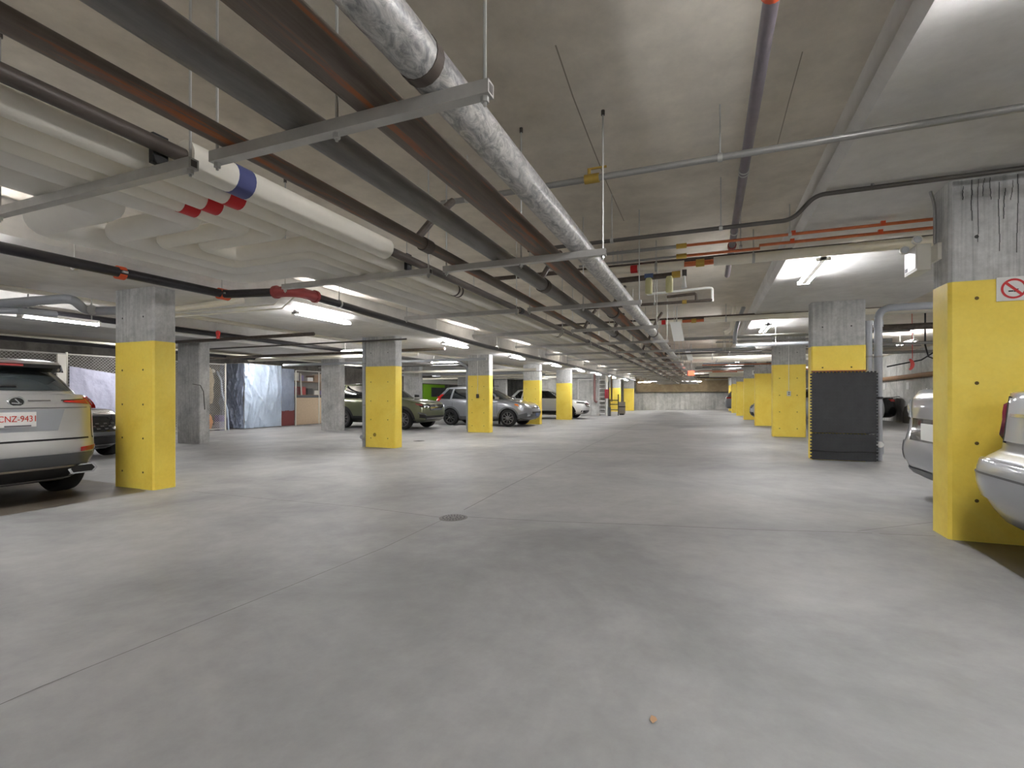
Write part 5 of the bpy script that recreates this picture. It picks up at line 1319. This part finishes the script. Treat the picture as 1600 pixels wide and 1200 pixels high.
random.seed(5); y = yp0 + .25; mats2 = ['maroon', 'off_white', 'brown_box', 'red_paint', 'purple_box', 'cardboard', 'black_plastic', 'white_plastic']; k = 0
nm2 = {'maroon': 'maroon', 'off_white': 'off-white', 'brown_box': 'brown', 'red_paint': 'red', 'purple_box': 'purple', 'cardboard': 'tan', 'black_plastic': 'black', 'white_plastic': 'white'}
while y < yp1 - .5:
    for zz, tier in ((1.29, 'lower'), (1.89, 'upper')):
        w, h = random.uniform(.18, .34), random.uniform(.14, .36); mt = mats2[(k * 3 + (1 if zz > 1.5 else 0)) % 8]
        o = MB().bevbox((c0.x - .9, y, zz + .001), (c0.x - .4, y + w, zz + h), .01).build('storage_box', mt, smooth=False)
        tag(o, nm2[mt] + ' box on the ' + tier + ' tier of the caged rack', 'box', 'boxes on the caged rack')
    y += .40; k += 1
# goods behind the fence next to the tarp cage
yb = atX(342, 620, FX).y
t = thing('ski_bag', 'long beige cloth bag hanging upright behind the fence', 'bag', (FX - .35, yb, .9))
MB().lathe([(.0, 0), (.10, .05), (.14, .3), (.12, .6), (.16, .85), (.10, 1.15), (.05, 1.3), (.0, 1.33)], (FX - .35, yb - .1, .92), 'z', 12).build('bag', 'beige_cloth', t)
MB().lathe([(.0, 0), (.08, .02), (.09, .08), (.0, .16)], (FX - .35, yb + .02, 2.05), 'z', 12).build('cap', 'off_white', t)
o = MB().tube([(FX - .2, yb + .08, 2.1), (FX - .2, yb + .24, 1.8), (FX - .2, yb + .28, 1.3), (FX - .12, yb + .42, .75), (FX - .05, yb + .42, 0)], .03, 8).build('curved_pole', 'tarp_blue'); tag(o, 'pale curved pole beside the hanging beige bag', 'pole')
m = MB().lathe([(.0, 0), (.26, .05), (.32, .3), (.26, .55), (.12, .68), (.0, .7)], (FX - .42, yb - .3, .0), 'z', 14); o = m.build('orange_bag', 'orange_cloth'); tag(o, 'lumpy orange bag on the floor under the hanging beige bag', 'bag')
o = MB().bevbox((FX - .34, yb + .08, .31), (FX - .1, yb + .32, .54), .02).build('purple_box', 'purple_box', smooth=False)
tag(o, 'small purple box standing on the lilac tub behind the fence', 'box')
o = MB().bevbox((FX - .36, yb + .08, .0), (FX - .08, yb + .36, .30), .02).build('plastic_tub', 'tarp_lilac', smooth=False); tag(o, 'small lilac tub on the floor behind the fence', 'tub')

# ---------------------------------------------------------------- lime panel and pale wall far left
XL = XW_L + .02
ya, yb = atX(656, 620, XL).y, atX(690, 620, XL).y
t = thing('lime_kiosk', 'lime green panel with a dark screen on the left wall', 'panel', (XL + .15, (ya + yb) / 2, 0))
MB().bevbox((XL, ya, 0), (XL + .3, yb, 2.12), .03).build('cabinet', 'lime_green', t, smooth=False)
MB().box((XL + .29, ya + (yb - ya) * .35, 1.2), (XL + .315, yb - .05, 1.9)).build('screen', 'glass_grey', t, smooth=False)
o = MB().bevbox((XL - .015, atX(650, 600, XL).y, 2.2), (XL + .045, atX(720, 600, XL).y, 2.58), .01).build('notice_board', 'white_paint', smooth=False); tag(o, 'pale white board on the left wall above the lime green panel', 'board')
# ---------------------------------------------------------------- things by the stair wall
Y = 30.85; xl, xr = xs_(936, Y), xs_(946, Y)
t = thing('ladder', 'pale ladder standing against the end of the stair wall', 'ladder', ((xl + xr) / 2, Y, 0))
for x in (xl, xr): MB().box((x - .02, Y - .03, 0), (x + .02, Y + .03, 2.45)).build('stile', 'strut_steel', t, smooth=False)
for k in range(9): MB().box((xl, Y - .02, .14 + k * .26), (xr, Y + .02, .18 + k * .26)).build('rung', 'white_paint', t, smooth=False)
t = pipe_thing('standpipe', 'dark red pipe coming down the stair wall and turning towards the ladder', 'pipe', [[(xs_(929, 30.8), 30.8, ZL), (xs_(929, 30.8), 30.8, .95), (xs_(933, 30.8), 30.8, .85)]], 'pipe_brown', .07, R=.2)
x = xs_(948.5, 30.5)
t = thing('fire_pipe', 'white vertical pipe with a red fire hose sign beside the ladder', 'pipe', (x, 30.5, 0))
MB().cyl((x, 30.5, 0), (x, 30.5, 2.5), .05, 10).build('pipe', 'white_paint', t)
MB().cyl((x, 30.5, 2.1), (x, 30.5, 2.5), .075, 10).build('upper_sleeve', 'insulation', t)
MB().box((x - .13, 30.42, 1.10), (x + .13, 30.46, 1.66)).build('sign', 'lens_plum', t, smooth=False)
MB().cyl((x + .15, 30.5, 0), (x + .15, 30.5, .55), .09, 10).build('valve_base', 'cladding_grey', t)
xa, xb = xs_(953, 31.5), xs_(966, 31.5)
t = thing('pipe_barrier', 'black pipe barrier rail by the stair wall', 'barrier', ((xa + xb) / 2, 31.5, 0))
for x in (xa, xb): MB().cyl((x, 31.5, 0), (x, 31.5, 1.05 if x == xa else 1.35), .03, 8).build('post', 'black_plastic', t)
for z in (.38, .72, .98): MB().cyl((xa, 31.5, z), (xb, 31.5, z), .025, 8).build('rail', 'black_plastic', t)
x0, x1 = xs_(966.5, 32.5), xs_(976, 32.5)
t = thing('utility_cabinet', 'grey utility cabinet with a dark stripe before the far column', 'cabinet', ((x0 + x1) / 2, 32.6, 0))
MB().bevbox((x0, 32.4, .1), (x1, 32.8, .86), .02).build('body', 'mud', t, smooth=False); MB().box((x0 - .01, 32.39, .52), (x1 + .01, 32.8, .58)).build('stripe', 'black_plastic', t, smooth=False)
MB().box((x0 + .05, 32.45, 0), (x1 - .05, 32.75, .1)).build('plinth', 'black_plastic', t, smooth=False)
t = pipe_thing('wall_pipe', 'brown pipe dropping beside the fire pipe', 'pipe', [[(xs_(954, 31), 31.35, ZL), (xs_(954, 31), 31.35, .9)]], 'brown_box', .05)
t = pipe_thing('wall_conduit', 'white conduit frame on the left of the stair wall', 'conduit', [[(xs_(903, 30.9), 30.9, .02), (xs_(903, 30.9), 30.9, 2.3), (xs_(932, 30.9), 30.9, 2.3)]], 'white_paint', .03, R=.06)
# lights washing the far wall
for x in (-4.6, -1.2): make_light('strip light crossways before the far wall', (x, 41.6), ZC, along='x', drop_=.62, L=1.5, group='far wall strip lights')
# right wall plates and the dark scorch shape at its foot
for k, (px, py) in enumerate(((1419, 603), (1382, 604))):
    p = atX(px, py, XW_R); o = MB().box((XW_R - .02, p.y - .14, p.z - .14), (XW_R, p.y + .14, p.z + .14)).build('wall_plate', 'white_plastic', smooth=False)
    tag(o, ('white wall plate on the right wall near the red crescent', 'white wall plate on the right wall next to the drain pipe')[k], 'wall plate')
p = atX(1417, 662, XW_R); hz = atX(1417, 634, XW_R).z
m = MB(); prof = [(-.45, .14), (.45, .14), (.45, hz - .3), (.25, hz - .05), (0, hz), (-.25, hz - .05), (-.45, hz - .3)]
m.prism([(XW_R - .004, p.y + a, z) for a, z in prof], [(XW_R + .01, p.y + a, z) for a, z in prof]); o = m.build('scorch_mark', 'stain_dark', bpy.data.objects['wall_right'], smooth=False)
o = MB().cyl((XW_R - .12, 8, 2.05), (XW_R - .12, 34, 1.95), .09, 10).build('wall_pipe', 'brown_box'); tag(o, 'fat brown pipe running along the right wall', 'pipe')
# darker, glossier brown patches on the near stall floors
def floor_patch(name, pts, z, mat='stall_brown'):
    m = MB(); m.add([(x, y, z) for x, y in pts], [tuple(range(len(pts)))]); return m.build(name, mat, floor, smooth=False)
m_, nt, b = new_mat('stall_brown')
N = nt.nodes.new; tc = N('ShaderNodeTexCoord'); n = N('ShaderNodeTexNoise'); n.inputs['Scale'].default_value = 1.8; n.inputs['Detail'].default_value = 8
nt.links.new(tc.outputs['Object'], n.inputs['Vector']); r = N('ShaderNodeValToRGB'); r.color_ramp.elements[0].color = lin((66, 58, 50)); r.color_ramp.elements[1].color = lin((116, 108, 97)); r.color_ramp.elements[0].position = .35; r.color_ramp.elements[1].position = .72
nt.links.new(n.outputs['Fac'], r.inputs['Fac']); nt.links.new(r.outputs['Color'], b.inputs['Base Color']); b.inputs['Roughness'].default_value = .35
floor_patch('stall_patch', [(-6.62, .4), (-6.64, 1.6), (-6.60, 2.8), (-6.63, 4.1), (-7.3, 4.3), (-9.2, 4.35), (-11.8, 4.2), (-11.9, .6)], .003)
floor_patch('stall_patch', [(1.70, .6), (5.6, .6), (5.7, 4.5), (2.6, 4.60), (1.74, 4.58), (1.68, 3.0)], .143)
